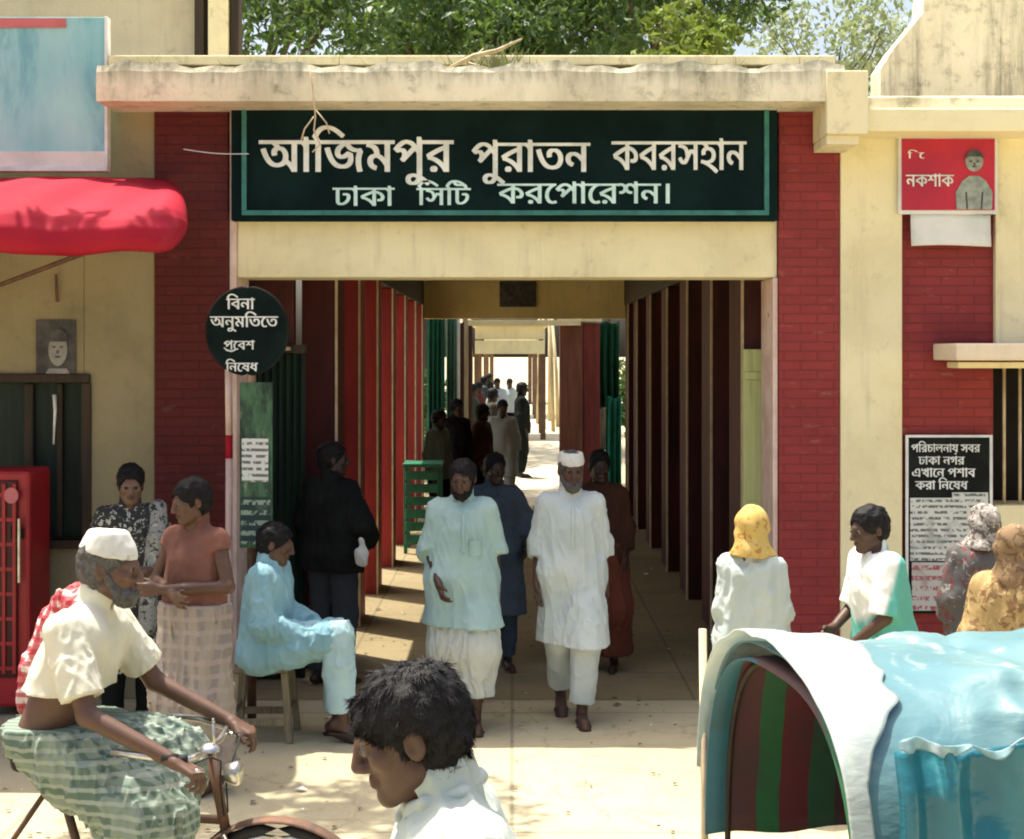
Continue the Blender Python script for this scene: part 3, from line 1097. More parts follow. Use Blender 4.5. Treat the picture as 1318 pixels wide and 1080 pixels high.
    def lungi(self, name, mat, top=1.0, hem=.15, loose=.03, amp=.010, seed=5, flare=.03):
        """Wrapped cloth round both legs; follows bent knees."""
        s, J = self.s, self.J
        F = self.field()
        l = loose * s
        for a in 'lr':
            F.cap(J[a + 'hip'] + np.array([0, 0, .06]) * s, J[a + 'kn'], .105 * s + l * .5, .10 * s + l, .12 * s)
            F.cap(J[a + 'kn'], J[a + 'an'], .10 * s + l, .085 * s + l + flare * s, .12 * s)
        for t in (.25, .5, .75, 1.0):
            F.cap(lerp(J['lhip'], J['lkn'], t), lerp(J['rhip'], J['rkn'], t), .095 * s, .095 * s, .08 * s)
            F.cap(lerp(J['lkn'], J['lan'], t), lerp(J['rkn'], J['ran'], t), .08 * s, .08 * s, .08 * s)
        F.cap(J['lhip'] + np.array([0, 0, .05]) * s, J['rhip'] + np.array([0, 0, .05]) * s, .11 * s, .11 * s, .05 * s)
        self.folds(F, amp * s, 30, 3, seed)
        F.plane_cut((0, 0, top * s), (0, 0, 1))
        if hem:
            F.plane_cut((0, 0, hem * s), (0, 0, -1))
        return self.part(name, F, mat)

    def drape(self, name, mat, pts, r, amp=.006, seed=4, k=.03):
        s = self.s
        F = self.field()
        for a, b in zip(pts[:-1], pts[1:]):
            F.cap(np.array(a) * s, np.array(b) * s, r * s, r * s, k * s)
        self.folds(F, amp * s, 40, 20, seed)
        return self.part(name, F, mat)

    def placket(self, garment, mat, z0, z1, w=.014, x0=0.0, name='placket'):
        """A stitched strip down the front of a garment, laid on its surface."""
        s = self.s
        me = garment.data
        V = np.empty(len(me.vertices) * 3, np.float32)
        me.vertices.foreach_get('co', V)
        V = V.reshape(-1, 3)
        vs, fs = [], []
        n = 26
        for i in range(n + 1):
            z = (z0 + (z1 - z0) * i / n) * s
            for xo in (-w, -w * .3, w * .3, w):
                x = (x0 + xo) * s
                m = (np.abs(V[:, 0] - x) < .010 * s) & (np.abs(V[:, 2] - z) < .012 * s)
                y = V[m, 1].min() if m.any() else -.12 * s
                vs.append((x, y - .0035, z))
        for i in range(n):
            for k in range(3):
                b = i * 4 + k
                fs.append((b, b + 1, b + 5, b + 4))
        return MB().add(vs, fs).build(name, mat, self.o, smooth=True, thick=.003)

    def sandals(self, mat):
        s, J = self.s, self.J
        for a in 'lr':
            fd = J.get(a + 'ft')
            fd = np.array([.03 if a == 'l' else -.03, -1, -.12]) if fd is None else fd
            fd = fd / np.linalg.norm(fd)
            an = J[a + 'an'] - np.array([0, 0, .082]) * s
            F = SDF(an - .28 * s, an + .28 * s, min(self.vox, .007))
            F.cap(an - fd * .055 * s, an + fd * .17 * s, .036 * s, .042 * s, .01)
            n = np.array([0, fd[2], 0.0]) + np.array([0, 0, 1.0])
            F.plane_cut(an + np.array([0, 0, .012]) * s, (0, 0, 1))
            F.plane_cut(an - np.array([0, 0, .012]) * s, (0, 0, -1)) if abs(fd[2]) < .2 else None
            F.cap(an + fd * .10 * s + np.array([-.04, 0, .01]) * s, an + fd * .09 * s + np.array([0, 0, .06]) * s, .010 * s, .009 * s, .01)
            F.cap(an + fd * .10 * s + np.array([.04, 0, .01]) * s, an + fd * .09 * s + np.array([0, 0, .06]) * s, .010 * s, .009 * s, .01)
            self.part('sandal', F, mat)


# ================================================================== THE SETTING
def sheet(name, x0, x1, y0, y1, z, mat, n=1):
    mb = MB()
    mb.grid(lambda u, v: (x0 + (x1 - x0) * u, y0 + (y1 - y0) * v, z), n, n)
    o = mb.build(name, mat)
    tag(o, kind='structure')
    return o


sheet('ground', -400, 400, -60, 900, 0.0, GROUND)
sheet('forecourt', -9, 9, -4, 9.94, 0.004, APRON)
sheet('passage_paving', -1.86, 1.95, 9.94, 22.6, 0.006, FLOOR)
sheet('cemetery_path', -0.62, 1.30, 22.6, 90, 0.006, PATHM)

# ---- the gatehouse: portico and covered passage, one building
gate = empty('gatehouse', (0, 10, 0))
tag(gate, 'cream and red brick cemetery gatehouse with an open passage through its middle', 'building')
GX = 10.0


def gpart(mb, name, mat, parent=gate, bevel=0.008, smooth=False):
    o = mb.build(name, mat, None, smooth=smooth, bevel=bevel)
    o.parent = parent
    o.matrix_parent_inverse = Matrix.Translation((0, -10, 0)) if parent is gate else Matrix.Identity(4)
    return o


GL0, GL1, GR0, GR1 = -2.354, -1.868, 1.757, 2.159
gpart(MB().box(GL0, GL1, 9.98, 10.50, 0, 3.95), 'brick_pier', BRICK_SHADED)
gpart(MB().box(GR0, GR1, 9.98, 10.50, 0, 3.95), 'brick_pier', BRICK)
gpart(MB().box(GL1 + .003, GL1 + .05, 10.0, 10.47, 0, 3.9), 'pier_edge', PINKWHITE, bevel=.004)
gpart(MB().box(GR0 - .035, GR0 - .003, 10.0, 10.47, 0, 2.78), 'pier_edge', PINKWHITE, bevel=.004)
gpart(MB().box(GL1 + .05, GR0 - .003, 10.02, 10.40, 2.783, 3.90), 'lintel', CREAM)
# cornice slab with a chipped, sagging lip
cz0, cz1 = 3.872, 4.107
mb = MB()
n = 70
cx0, cx1 = -2.62, 2.10
for face in ('front',):
    def cf(u, v):
        x = cx0 + (cx1 - cx0) * u
        jag = 0.018 * math.sin(x * 7.3) + 0.012 * math.sin(x * 23 + 1)
        prof = [(9.55, cz0 + .0), (9.545, cz0 + .10), (9.55, cz1 - .05 + jag * .3), (9.57, cz1 + jag), (9.75, cz1 + .01 + jag), (10.45, cz1 + .02)]
        p = prof[min(int(round(v * 5)), 5)]
        return (x, p[0] + .008 * math.sin(x * 13), p[1])
    mb.grid(cf, n, 5)
mb.box(cx0, cx1, 9.56, 10.45, cz0, cz1 - .06)
gpart(mb, 'cornice', CORNICE_M, bevel=0)
gpart(MB().box(1.98, 2.24, 9.52, 9.975, 3.66, 4.06).box(1.985, 2.19, 9.56, 9.975, 3.60, 3.66), 'cornice_bracket', CREAM_OLD)
gpart(MB().box(cx0 + .02, 2.08, 9.75, 11.3, 4.14, 4.20), 'roof_slab', CREAM_OLD)
# roof posts above the parapet
gpart(MB().box(X(271, 11), X(296, 11), 10.9, 11.15, 4.2, 5.4), 'roof_post', CREAM_OLD)
for a, b in ((257, 269), (298, 309)):
    gpart(MB().box(X(a, 11), X(b, 11), 10.95, 11.1, 4.2, 5.4), 'roof_post', DKWOOD)
# passage roof, ceiling and side beams
gpart(MB().box(-1.56, 2.0, 11.30, 22.4, 3.56, 3.72), 'passage_roof', OLIVE_CREAM)
gpart(MB().box(GL1 + .05, 2.0, 10.42, 11.28, 3.52, 3.66), 'portico_ceiling', OLIVE_CREAM)
gpart(MB().box(-1.50, -1.28, 10.9, 22.0, 2.98, 3.55), 'side_beam', DKWOOD)
gpart(MB().box(1.63, 1.85, 10.55, 22.0, 2.98, 3.51), 'side_beam', DKWOOD)
COLY = [10.95, 12.6, 14.3, 16.1, 18.0, 19.9, 21.4]
for i, y in enumerate(COLY):
    c = gpart(MB().box(-1.52, -1.28, y, y + .62, 0, 2.975), 'column', RED_COL if i else RED_COL_SHADED)
    e = MB().box(-1.278, -1.262, y - .012, y + .035, .0, 2.97).build('edge_strip', PALE_EDGE, None)
    e.parent = c
for i, y in enumerate(COLY):
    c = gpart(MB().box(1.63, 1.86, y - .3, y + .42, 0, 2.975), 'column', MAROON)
    e = MB().box(1.612, 1.628, y - .312, y - .265, .0, 2.97).build('edge_strip', PALE_EDGE, None)
    e.parent = c
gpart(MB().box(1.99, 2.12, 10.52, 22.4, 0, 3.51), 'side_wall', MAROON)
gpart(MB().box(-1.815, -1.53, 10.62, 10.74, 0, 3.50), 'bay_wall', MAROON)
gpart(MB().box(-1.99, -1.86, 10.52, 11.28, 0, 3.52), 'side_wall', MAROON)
gpart(MB().box(-1.72, 1.98, 22.02, 22.34, 2.788, 3.555), 'rear_lintel', OLIVE_CREAM)
gpart(MB().box(X(643, 22), X(690, 22), 21.97, 22.015, Z(395, 22), Z(362, 22)), 'plaque', GREYDARK)
# narrow ledges on the bay wall
gpart(MB().box(-1.70, -1.535, 10.45, 10.61, 2.30, 2.325), 'bay_ledge', PALE_EDGE)

# pale green leaf of the gate standing open against the right columns
d = empty('door_leaf', (1.735, 10.58, 0))
tag(d, 'pale green painted door leaf standing open beside the bright brick pier', 'door')
MB().box(-.125, .125, -.03, .02, 0.02, 2.31).build('leaf_panel', PALEGREEN, d, bevel=.006)
for zz in (.35, 1.2, 2.1):
    MB().box(-.115, .115, -.045, -.032, zz, zz + .05).build('leaf_rail', PALEGREEN, d, bevel=.004)

# dark green shutter folded in the front bay
sh = empty('folding_shutter', (-1.62, 10.56, 0))
tag(sh, 'dark folding shutter standing in the shaded bay behind the round sign', 'shutter')
mb = MB()
for i in range(7):
    x = -.17 + i * .05
    mb.add([(x, 0, .02), (x + .025, -.03, .02), (x + .05, 0, .02), (x, 0, 2.28), (x + .025, -.03, 2.28), (x + .05, 0, 2.28)], [(0, 1, 4, 3), (1, 2, 5, 4)])
mb.build('shutter_slats', DKGREEN, sh, thick=.008)
MB().box(-.19, .19, -.04, .02, 2.285, 2.34).build('shutter_head', DKWOOD, sh)

# ---- shop building beside the gate
shop = empty('shop_building', (-4.2, 10, 0))
tag(shop, 'cream shop building, awning shade toned into its wall, with a dark shuttered opening under the red awning', 'building')


def spart(mb, name, mat, root, bevel=.008, smooth=False, thick=0):
    o = mb.build(name, mat, None, bevel=bevel, smooth=smooth, thick=thick)
    o.parent = root
    o.matrix_parent_inverse = Matrix.Translation(-root.location)
    return o


wx0, wx1, wz0, wz1 = -4.4, X(108, 10), Z(695, 10), Z(492, 10)
spart(MB().box(-7, wx0, 10.0, 10.25, 0, 4.1).box(wx1, GL0 - .003, 10.0, 10.25, 0, 4.1).box(wx0, wx1, 10.0, 10.25, 0, wz0).box(wx0, wx1, 10.0, 10.25, wz1, 4.1), 'wall', CREAM_SHADED, shop)
spart(MB().box(-7, GL0 - .01, 10.26, 13.5, 3.95, 4.09), 'roof', CREAM_OLD, shop)
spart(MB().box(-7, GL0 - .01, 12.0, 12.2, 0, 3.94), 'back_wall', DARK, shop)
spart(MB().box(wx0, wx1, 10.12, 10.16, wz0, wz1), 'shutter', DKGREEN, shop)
f = spart(MB().box(wx0 - .05, wx1 + .045, 9.965, 10.1, wz1 - .002, wz1 + .055).box(wx1 - .01, wx1 + .05, 9.97, 10.1, wz0 - .03, wz1 - .004).box(wx0 - .05, wx1 - .012, 9.96, 10.1, wz0 - .055, wz0), 'opening_frame', DKWOOD, shop)
spart(MB().box(wx1 - .42, wx1 - .36, 10.08, 10.115, wz0 + .01, wz1 - .01).box(wx1 - .20, wx1 - .165, 10.075, 10.115, wz0 + .01, wz1 - .01), 'shutter_post', DKWOOD, shop)
# upper storey, set back
spart(MB().box(-7, X(257, 11), 11.0, 11.25, 4.095, 6.2), 'upper_wall', plaster('upper_cream_wall', (.72, .65, .48), (.60, .53, .38), (.12, .11, .07), .55, (4.05, 4.9, .5, .3)), shop)
spart(MB().box(X(250, 10.9), X(262, 10.9), 10.9, 10.98, 4.1, 6.2), 'down_pipe', DKWOOD, shop)

# white hasp rod hanging in the shutter opening
hr = MB().tube([(X(70, 10.05), 10.05, Z(508, 10.05)), (X(71, 10.05), 10.05, Z(528, 10.05)), (X(69, 10.05), 10.05, Z(572, 10.05))], [.014, .011, .006], 8).build('white_rod', PAINT_W, None, smooth=True)
tag(hr, 'short white rod hanging in the dark shop opening', 'rod')

# ---- cyan hoarding above the awning
hb = empty('hoarding', (-3.1, 9.8, Z(215, 9.8)))
tag(hb, 'pale cyan advertising hoarding with a white strip along its bottom edge', 'hoarding')
hx0, hx1 = -4.6, X(135, 9.8)
hz0, hz1 = Z(215, 9.8), Z(22, 9.8)
spart(MB().box(hx0, hx1, 9.80, 9.84, hz0, hz1), 'panel', CYANBOARD, hb, bevel=.004)
spart(MB().box(hx0, hx1 + .01, 9.785, 9.793, hz0 + .005, hz0 + .10), 'white_strip', PAPER, hb, bevel=0)
spart(MB().box(hx0, hx1 + .02, 9.775, 9.86, hz0 - .03, hz0 + .003).box(hx1 + .002, hx1 + .022, 9.78, 9.86, hz0 + .004, hz1), 'frame', PAINT_W, hb, bevel=.003)
spart(MB().box(hx0, hx1 - .25, 9.79, 9.796, hz1 - .07, hz1 - .01), 'pink_strip', PINK, hb, bevel=0)

# ---- red awning
aw = empty('awning', (-3.3, 10, 3.0))
tag(aw, 'red cloth awning with a rounded end over the shop front', 'awning')
AXE = -1.80


def awn(u, v):
    # u along the front, v from the wall over the roll of the lip and back under it
    x = -6.2 + (AXE + 6.2) * (1 - (1 - u) ** 2.2)
    e = max(0.0, (x - (AXE - .20)) / .20)
    sh_ = max(0.0, 1 - min(e, 1.0) ** 2.0) ** .45 if e < 1 else 0.0
    prof = [(9.99, 3.44), (9.6, 3.37), (9.2, 3.285), (8.85, 3.20), (8.62, 3.13), (8.50, 3.06), (8.44, 2.98), (8.43, 2.91), (8.46, 2.855), (8.54, 2.845), (8.70, 2.87)]
    t = v * (len(prof) - 1)
    i = min(int(t), len(prof) - 2)
    y = prof[i][0] + (prof[i + 1][0] - prof[i][0]) * (t - i)
    z = prof[i][1] + (prof[i + 1][1] - prof[i][1]) * (t - i)
    yc = 9.0
    zc = 3.05
    k = .02 + .98 * sh_
    sag = .025 * math.sin(x * 4.1 + v * 3) * (1 - e * .6) + .008 * math.sin(x * 17 + v * 9)
    y = yc + (y - yc) * k
    x -= (y - 8.4) * .213 * max(0.0, (x + 4.5) / 2.7)
    z = zc + (z - zc) * k + sag * (.3 + math.sin(min(v, .6) / .6 * math.pi)) - .03 * math.sin(u * 25) * (1 if v > .5 else .2) * .3
    return (x, y, z)


mb = MB()
mb.grid(awn, 150, 40)
o = spart(mb, 'awning_cloth', AWN, aw, smooth=True, bevel=0, thick=.006)
spart(MB().tube([(-3.55, 9.95, 2.66), (-2.25, 8.62, 2.92)], .016), 'strut', IRON, aw, bevel=0)
spart(MB().tube([(-3.0, 9.99, 2.62), (-3.0, 9.96, 2.80)], .010), 'strut', IRON, aw, bevel=0)
spart(MB().tube([(-6.1, 8.55, 2.93), (-1.98, 8.55, 2.93)], .014), 'front_rail', IRON, aw, bevel=0)

# ---- right-hand boundary building
wing = empty('boundary_building', (4, 10, 0))
tag(wing, 'cream boundary building with a red panel and a barred dark window', 'building')
PX0, PX1, RX1 = 2.162, 2.569, X(1280, 10)
spart(MB().box(PX0, PX1, 9.97, 10.4, 0, 3.70), 'pilaster', CREAM, wing)
spart(MB().box(PX1 + .002, RX1, 10.03, 10.38, 0, 3.70), 'red_panel', BRICK, wing, bevel=0)
bx0, bx1, bz0, bz1 = RX1 + .0, 4.5, Z(650, 10), Z(470, 10)
spart(MB().box(RX1 + .002, 8, 9.985, 10.36, 0, bz0).box(RX1 + .002, 8, 9.985, 10.36, bz1, 3.70).box(bx1, 8, 9.985, 10.36, bz0 + .001, bz1 - .001), 'wall', CREAM, wing)
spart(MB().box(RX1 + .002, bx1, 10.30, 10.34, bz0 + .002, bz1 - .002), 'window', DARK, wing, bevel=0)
mb = MB()
for i in range(8):
    mb.tube([(X(1293, 10.05) + i * .105, 10.06, bz0), (X(1293, 10.05) + i * .105, 10.06, bz1)], .011, 8)
spart(mb, 'window_bars', PALE_EDGE, wing, bevel=0, smooth=True)
sx = X(1228, 9.5)
spart(MB().box(sx, 4.7, 9.45, 9.98, Z(464, 9.5), Z(442, 9.5)), 'sunshade', plaster('pale_sunshade', (.74, .62, .46), (.62, .5, .36), (.25, .2, .13), .3), wing, bevel=.012)
spart(MB().box(sx + .09, 4.7, 9.72, 9.975, Z(474, 9.7), Z(466, 9.7)), 'window_head', CREAM, wing)
spart(MB().box(2.246, 8, 9.62, 10.5, Z(170, 9.66), Z(140, 9.66)), 'cornice', CREAM, wing, bevel=.012)
spart(MB().box(2.28, 8, 9.70, 10.5, Z(140, 9.66) + .002, Z(134, 9.66) + .06), 'cornice', CORNICE_M, wing, bevel=.015)
uw = MB()
poly = [(X(1133, 11), 3.95), (X(1133, 11), Z(88, 11)), (X(1150, 11), Z(62, 11)), (X(1168, 11), Z(40, 11)), (X(1188, 11), Z(16, 11)), (X(1196, 11), 5.6), (8, 5.6), (8, 3.95)]
uw.prism(poly, 11.0, 11.3)
spart(uw, 'upper_wall', plaster('stained_upper_wall', (.80, .73, .52), (.62, .56, .39), (.10, .10, .065), 1.15, (3.95, 4.55, -.55, 0)), wing)

# ---- sign board over the passage
sg = empty('sign_board', (0, 9.9, 3.16))
tag(sg, 'wide dark green board with white Bengali lettering across the gatehouse front', 'sign')
s0x, s1x, s0z, s1z = X(297, 9.9), X(1001, 9.9), Z(284, 9.9), Z(134, 9.9)
spart(MB().box(s0x, s1x, 9.91, 10.0, s0z, s1z), 'board', BOARD, sg)
fr = MB()
t_ = .032
ax0, ax1, az0, az1 = X(311, 9.9), X(990, 9.9), Z(277, 9.9), s1z - .02
fr.box(ax0, ax1, 9.897, 9.908, az0, az0 + t_).box(ax0, ax0 + t_, 9.897, 9.908, az0 + t_ + .001, az1).box(ax1 - t_, ax1, 9.897, 9.908, az0 + t_ + .001, az1)
spart(fr, 'painted_border', TEAL, sg, bevel=.002)


def line(text, px0, px1, pyb, Y, hs=1.0):
    """a line of lettering: pixel span and baseline on the plane at distance Y"""
    a, b = X(px0, Y), X(px1, Y)
    return (text, (a + b) / 2, Z(pyb, Y), b - a, hs)


Yl = 9.904
t1 = lettering('lettering', [
    line('আিজমপ\u09c1র', 333, 584, 221, Yl, 1.12),
    line('প\u09c1রাতন', 607, 760, 221, Yl, 1.14),
    line('কবরসহান', 787, 961, 219, Yl, 1.42)], 0, 0, Yl, PAINT_W, None, bold=.030)
t2 = lettering('lettering', [
    line('ঢাকা', 428, 508, 265, Yl, .92),
    line('িসিট', 536, 606, 264, Yl, .92),
    line('করেপােরশন।', 640, 862, 262, Yl, .98)], 0, 0, Yl, PAINT_T, None, bold=.026)
for t in (t1, t2):
    t.parent = sg
    t.matrix_parent_inverse = Matrix.Translation(-sg.location)

# cord hanging under the cornice
mb = MB()
pts = [(X(px, 9.5), 9.5, Z(py, 9.5)) for px, py in ((398, 86), (402, 110), (404, 130), (406, 150), (404, 168), (412, 186), (402, 196))]
mb.tube(pts, .005, 6)
mb.tube([(X(px, 9.5), 9.5, Z(py, 9.5)) for px, py in ((404, 150), (392, 166), (388, 180))], .005, 6)
mb.tube([(X(px, 9.5), 9.5, Z(py, 9.5)) for px, py in ((405, 140), (420, 158), (424, 172))], .005, 6)
tag(mb.build('frayed_cord', PALE_EDGE, None, smooth=True), 'frayed pale cord dangling from the cornice over the first letters', 'cord')
mb = MB()
pts = []
for i in range(15):
    t = i / 14
    pts.append((X(236 + 84 * t, 9.75), 9.75, Z(192 + 4 * math.sin(t * math.pi) + 6 * t * t, 9.75)))
mb.tube(pts, .0032, 6)
tag(mb.build('overhead_wire', PAINT_W, None, smooth=True), 'thin pale wire strung from the dark brick pier to the sign board', 'wire')

# ---- round notice sign on a post wrapped with notices
rs = empty('round_sign', (X(325, 9.25), 9.25, 0))
tag(rs, 'dark round no-entry notice with four lines of white lettering on a post', 'sign')
cx, cz, rr = X(318, 9.2), Z(426, 9.2), .262
mb = MB()
disc = [(cx + rr * .93 * math.cos(a), cz + rr * math.sin(a)) for a in [2 * math.pi * k / 48 for k in range(48)]]
mb.prism(disc, 9.20, 9.222)
spart(mb, 'disc', simple('dark_green_disc', (.005, .010, .010), (.008, .017, .016), rough=.85, spec=.06), rs, bevel=.003)
mb = MB()
mb.tube([(cx + rr * .94 * math.cos(2 * math.pi * k / 48), 9.208, cz + 1.01 * rr * math.sin(2 * math.pi * k / 48)) for k in range(49)], .010, 8, cap=False)
spart(mb, 'rim', BLACK, rs, bevel=0, smooth=True)
spart(MB().tube([(cx + .02, 9.25, 0), (cx + .02, 9.25, cz + .2)], .028, 12), 'post', IRON, rs, bevel=0, smooth=True)
t = lettering('lettering', [line('িবনা', 291, 328, 398, 9.195, 1.05), line('অনুমিতেত', 270, 358, 421, 9.195, 1.05),
                            line('পেবশ', 288, 328, 450, 9.195, 1.05), line('িনেষধ', 290, 332, 478, 9.195, 1.05)], 0, 0, 9.196, PAINT_W, None, bold=.03, depth=.003)
t.parent = rs
t.matrix_parent_inverse = Matrix.Translation(-rs.location)

rp = MB()
zb_ = Z(450, 9.19)
rp.tube([(X(288, 9.19), 9.193, zb_ + .012), (X(292, 9.19), 9.193, zb_ - .004), (X(298, 9.19), 9.193, zb_ - .010), (X(305, 9.19), 9.193, zb_ + .004)], [.003, .006, .006, .004], 6)
spart(rp, 'lettering_tail', PAINT_W, rs, bevel=0)

ns = empty('notice_strip', (X(330, 9.2), 9.2, Z(705, 9.2)))
tag(ns, 'tall narrow greenish notice strip tied to the post under the round sign', 'notice')
spart(MB().box(X(309, 9.2), X(351, 9.2), 9.185, 9.20, Z(705, 9.2), Z(492, 9.2)), 'board', simple('mottled_green_notice', (.07, .15, .08), (.02, .04, .03), scale=5, stretch=(3, 3, 1), c3=(.20, .24, .14), scale3=7, lo3=.56, hi3=.7), ns, bevel=.003)
spart(MB().box(X(312, 9.2), X(346, 9.2), 9.178, 9.184, Z(620, 9.2), Z(564, 9.2)), 'paper', PAPER_TORN, ns, bevel=0)
spart(MB().box(X(311, 9.2), X(349, 9.2), 9.176, 9.184, Z(700, 9.2), Z(640, 9.2)), 'paper', printed('dark_green_poster', (.02, .045, .038), (.30, .38, .30), 16), ns, bevel=0)

pp = empty('striped_pole', (X(294, 9.3), 9.3, 0))
tag(pp, 'thin pinkish white pole with a red band beside the round sign', 'pole')
spart(MB().tube([(X(294, 9.3), 9.3, 0), (X(295, 9.3), 9.3, Z(590, 9.3))], .022, 10), 'lower_pole', PINKWHITE, pp, bevel=0, smooth=True)
spart(MB().tube([(X(295, 9.3), 9.3, Z(590, 9.3)), (X(295, 9.3), 9.3, Z(560, 9.3))], .0225, 10), 'red_band', AWN, pp, bevel=0, smooth=True)
spart(MB().tube([(X(295, 9.3), 9.3, Z(560, 9.3)), (X(294, 9.3), 9.3, Z(470, 9.3))], .022, 10), 'upper_pole', PINKWHITE, pp, bevel=0, smooth=True)

# ---- portrait bill on the shop wall (a generic face)
pr = empty('portrait_poster', (X(72, 9.98), 9.98, Z(490, 9.98)))
tag(pr, 'small black and white portrait poster pasted on the shop wall', 'poster')
q0, q1, q2, q3 = X(46, 9.98), X(97, 9.98), Z(489, 9.98), Z(412, 9.98)
spart(MB().box(q0, q1, 9.985, 9.996, q2, q3), 'sheet', GREYDARK, pr, bevel=0)
cxp, czp = (q0 + q1) / 2 + .015, (q2 + q3) / 2


def disc_(cx, cz, a, b, n=28):
    return [(cx + a * math.cos(2 * math.pi * k / n), cz + b * math.sin(2 * math.pi * k / n)) for k in range(n)]


spart(MB().prism(disc_(cxp, czp + .0, .062, .105), 9.979, 9.984), 'printed_face', GREYLIGHT, pr, bevel=0)
spart(MB().prism([(cxp - .10, q2 + .01), (cxp + .095, q2 + .01), (cxp + .06, q2 + .075), (cxp - .06, q2 + .075)], 9.980, 9.9845), 'printed_shoulders', GREYLIGHT, pr, bevel=0)
spart(MB().prism([(cxp - .066, czp + .055), (cxp + .066, czp + .055), (cxp + .064, czp + .10), (cxp + .03, czp + .135), (cxp - .03, czp + .135), (cxp - .064, czp + .10)], 9.975, 9.9788), 'printed_hair', GREYDARK, pr, bevel=0)
spart(MB().prism(disc_(cxp - .024, czp + .02, .012, .006), 9.975, 9.9788).prism(disc_(cxp + .024, czp + .02, .012, .006), 9.975, 9.9788).prism(disc_(cxp, czp - .045, .02, .006), 9.975, 9.9788).prism(disc_(cxp, czp - .012, .008, .012), 9.975, 9.9788), 'printed_features', GREYDARK, pr, bevel=0)

# ---- red poster and blank paper on the right-hand panel
po = empty('red_poster', (X(1222, 9.98), 10, Z(275, 10)))
tag(po, 'red poster with white lettering and a grey figure high on the red panel', 'poster')
a0, a1, b0, b1 = X(1158, 9.9), X(1286, 9.9), Z(275, 9.9), Z(174, 9.9)
spart(MB().box(a0, a1, 9.93, 9.96, b0, b1), 'sheet', PAPER, po, bevel=0)
spart(MB().box(a0 + .02, a1 - .02, 9.925, 9.929, b0 + .025, b1 - .02), 'red_print', POSTER_RED, po, bevel=0)
fx = X(1255, 9.9)
fig = MB().prism(disc_(fx, Z(207, 9.9), .058, .068), 9.915, 9.9235)
fig.prism([(fx - .115, b0 + .03), (fx + .115, b0 + .03), (fx + .12, Z(247, 9.9)), (fx + .075, Z(232, 9.9)), (fx + .03, Z(226, 9.9)), (fx - .03, Z(226, 9.9)), (fx - .075, Z(232, 9.9)), (fx - .12, Z(247, 9.9))], 9.917, 9.924)
spart(fig, 'printed_figure', POSTER_GREY, po, bevel=0)
fz = Z(207, 9.9)
fig = MB().prism([(fx - .062, fz + .012), (fx - .05, fz + .05), (fx - .02, fz + .074), (fx + .02, fz + .074), (fx + .05, fz + .05), (fx + .062, fz + .012), (fx + .04, fz + .03), (fx - .04, fz + .03)], 9.911, 9.9145)
for q in (-.022, .022):
    fig.prism(disc_(fx + q, fz - .002, .010, .006), 9.911, 9.9145)
fig.prism(disc_(fx, fz - .036, .016, .005), 9.911, 9.9145).prism(disc_(fx, fz - .020, .006, .010), 9.911, 9.9145)
fig.prism([(fx - .05, b0 + .032), (fx - .042, b0 + .032), (fx - .05, Z(247, 9.9)), (fx - .058, Z(247, 9.9))], 9.911, 9.9155).prism([(fx + .042, b0 + .032), (fx + .05, b0 + .032), (fx + .058, Z(247, 9.9)), (fx + .05, Z(247, 9.9))], 9.911, 9.9155)
spart(fig, 'printed_features', GREYDARK, po, bevel=0)
t = lettering('lettering', [line('নকশাক', 1166, 1228, 240, 9.92, 1.25), line('ি  ে', 1168, 1190, 204, 9.92, .7)], 0, 0, 9.920, PAINT_W, None, bold=.03, depth=.002)
t.parent = po
t.matrix_parent_inverse = Matrix.Translation(-po.location)
wp = MB()
wp.grid(lambda u, v: (X(1172, 9.95) + (X(1275, 9.95) - X(1172, 9.95)) * u, 9.95 - .02 * (1 - v) ** 2 - .006 * math.sin(u * 5), Z(317, 9.95) + (Z(276, 9.95) - Z(317, 9.95)) * v + .006 * math.sin(u * 4)), 12, 6)
tag(wp.build('blank_paper', PAPER, None, smooth=True, thick=.002), 'blank white paper pasted just under the red poster', 'paper')

# ---- black notice board with rows of white writing, torn bills pasted below
nb = empty('notice_board', (X(1222, 10), 10, Z(780, 10)))
tag(nb, 'black notice board with rows of white writing low on the red panel', 'notice board')
n0, n1, n2, n3 = X(1168, 9.97), X(1276, 9.97), Z(790, 9.97), Z(560, 9.97)
spart(MB().box(n0, n1, 9.985, 10.02, n2, n3), 'board', BLACK, nb)
spart(MB().box(n0 - .01, n0 + .008, 9.975, 9.984, n2, n3).box(n1 - .008, n1 + .01, 9.975, 9.984, n2, n3).box(n0 + .009, n1 - .009, 9.975, 9.984, n3 - .016, n3), 'frame', PAINT_W, nb, bevel=0)
t = lettering('lettering', [line('পিরচালনায় সবর', 1173, 1262, 582, 9.975, 1.2), line('ঢাকা নগর', 1182, 1242, 598, 9.975, 1.1),
                            line('এখােন পশাব', 1174, 1256, 614, 9.975, 1.1), line('করা িনেষধ', 1178, 1246, 630, 9.975, 1.1)], 0, 0, 9.978, PAINT_W, None, bold=.035, depth=.002)
t.parent = nb
t.matrix_parent_inverse = Matrix.Translation(-nb.location)
for i, (pa, pb, ya, yb, m_) in enumerate(((1172, 1228, 722, 641, PAPER_TORN), (1226, 1272, 700, 634, PAPER_TORN), (1174, 1240, 786, 724, printed('red_torn_bill', (.46, .46, .43), (.30, .02, .04), 15)), (1238, 1272, 786, 704, PAPER_TORN))):
    o = MB().box(X(pa, 9.97), X(pb, 9.97), 9.972 - .002 * i, 9.983, Z(ya, 9.97), Z(yb, 9.97)).build('pasted_bill', m_, None)
    o.parent = nb
    o.matrix_parent_inverse = Matrix.Translation(-nb.location)

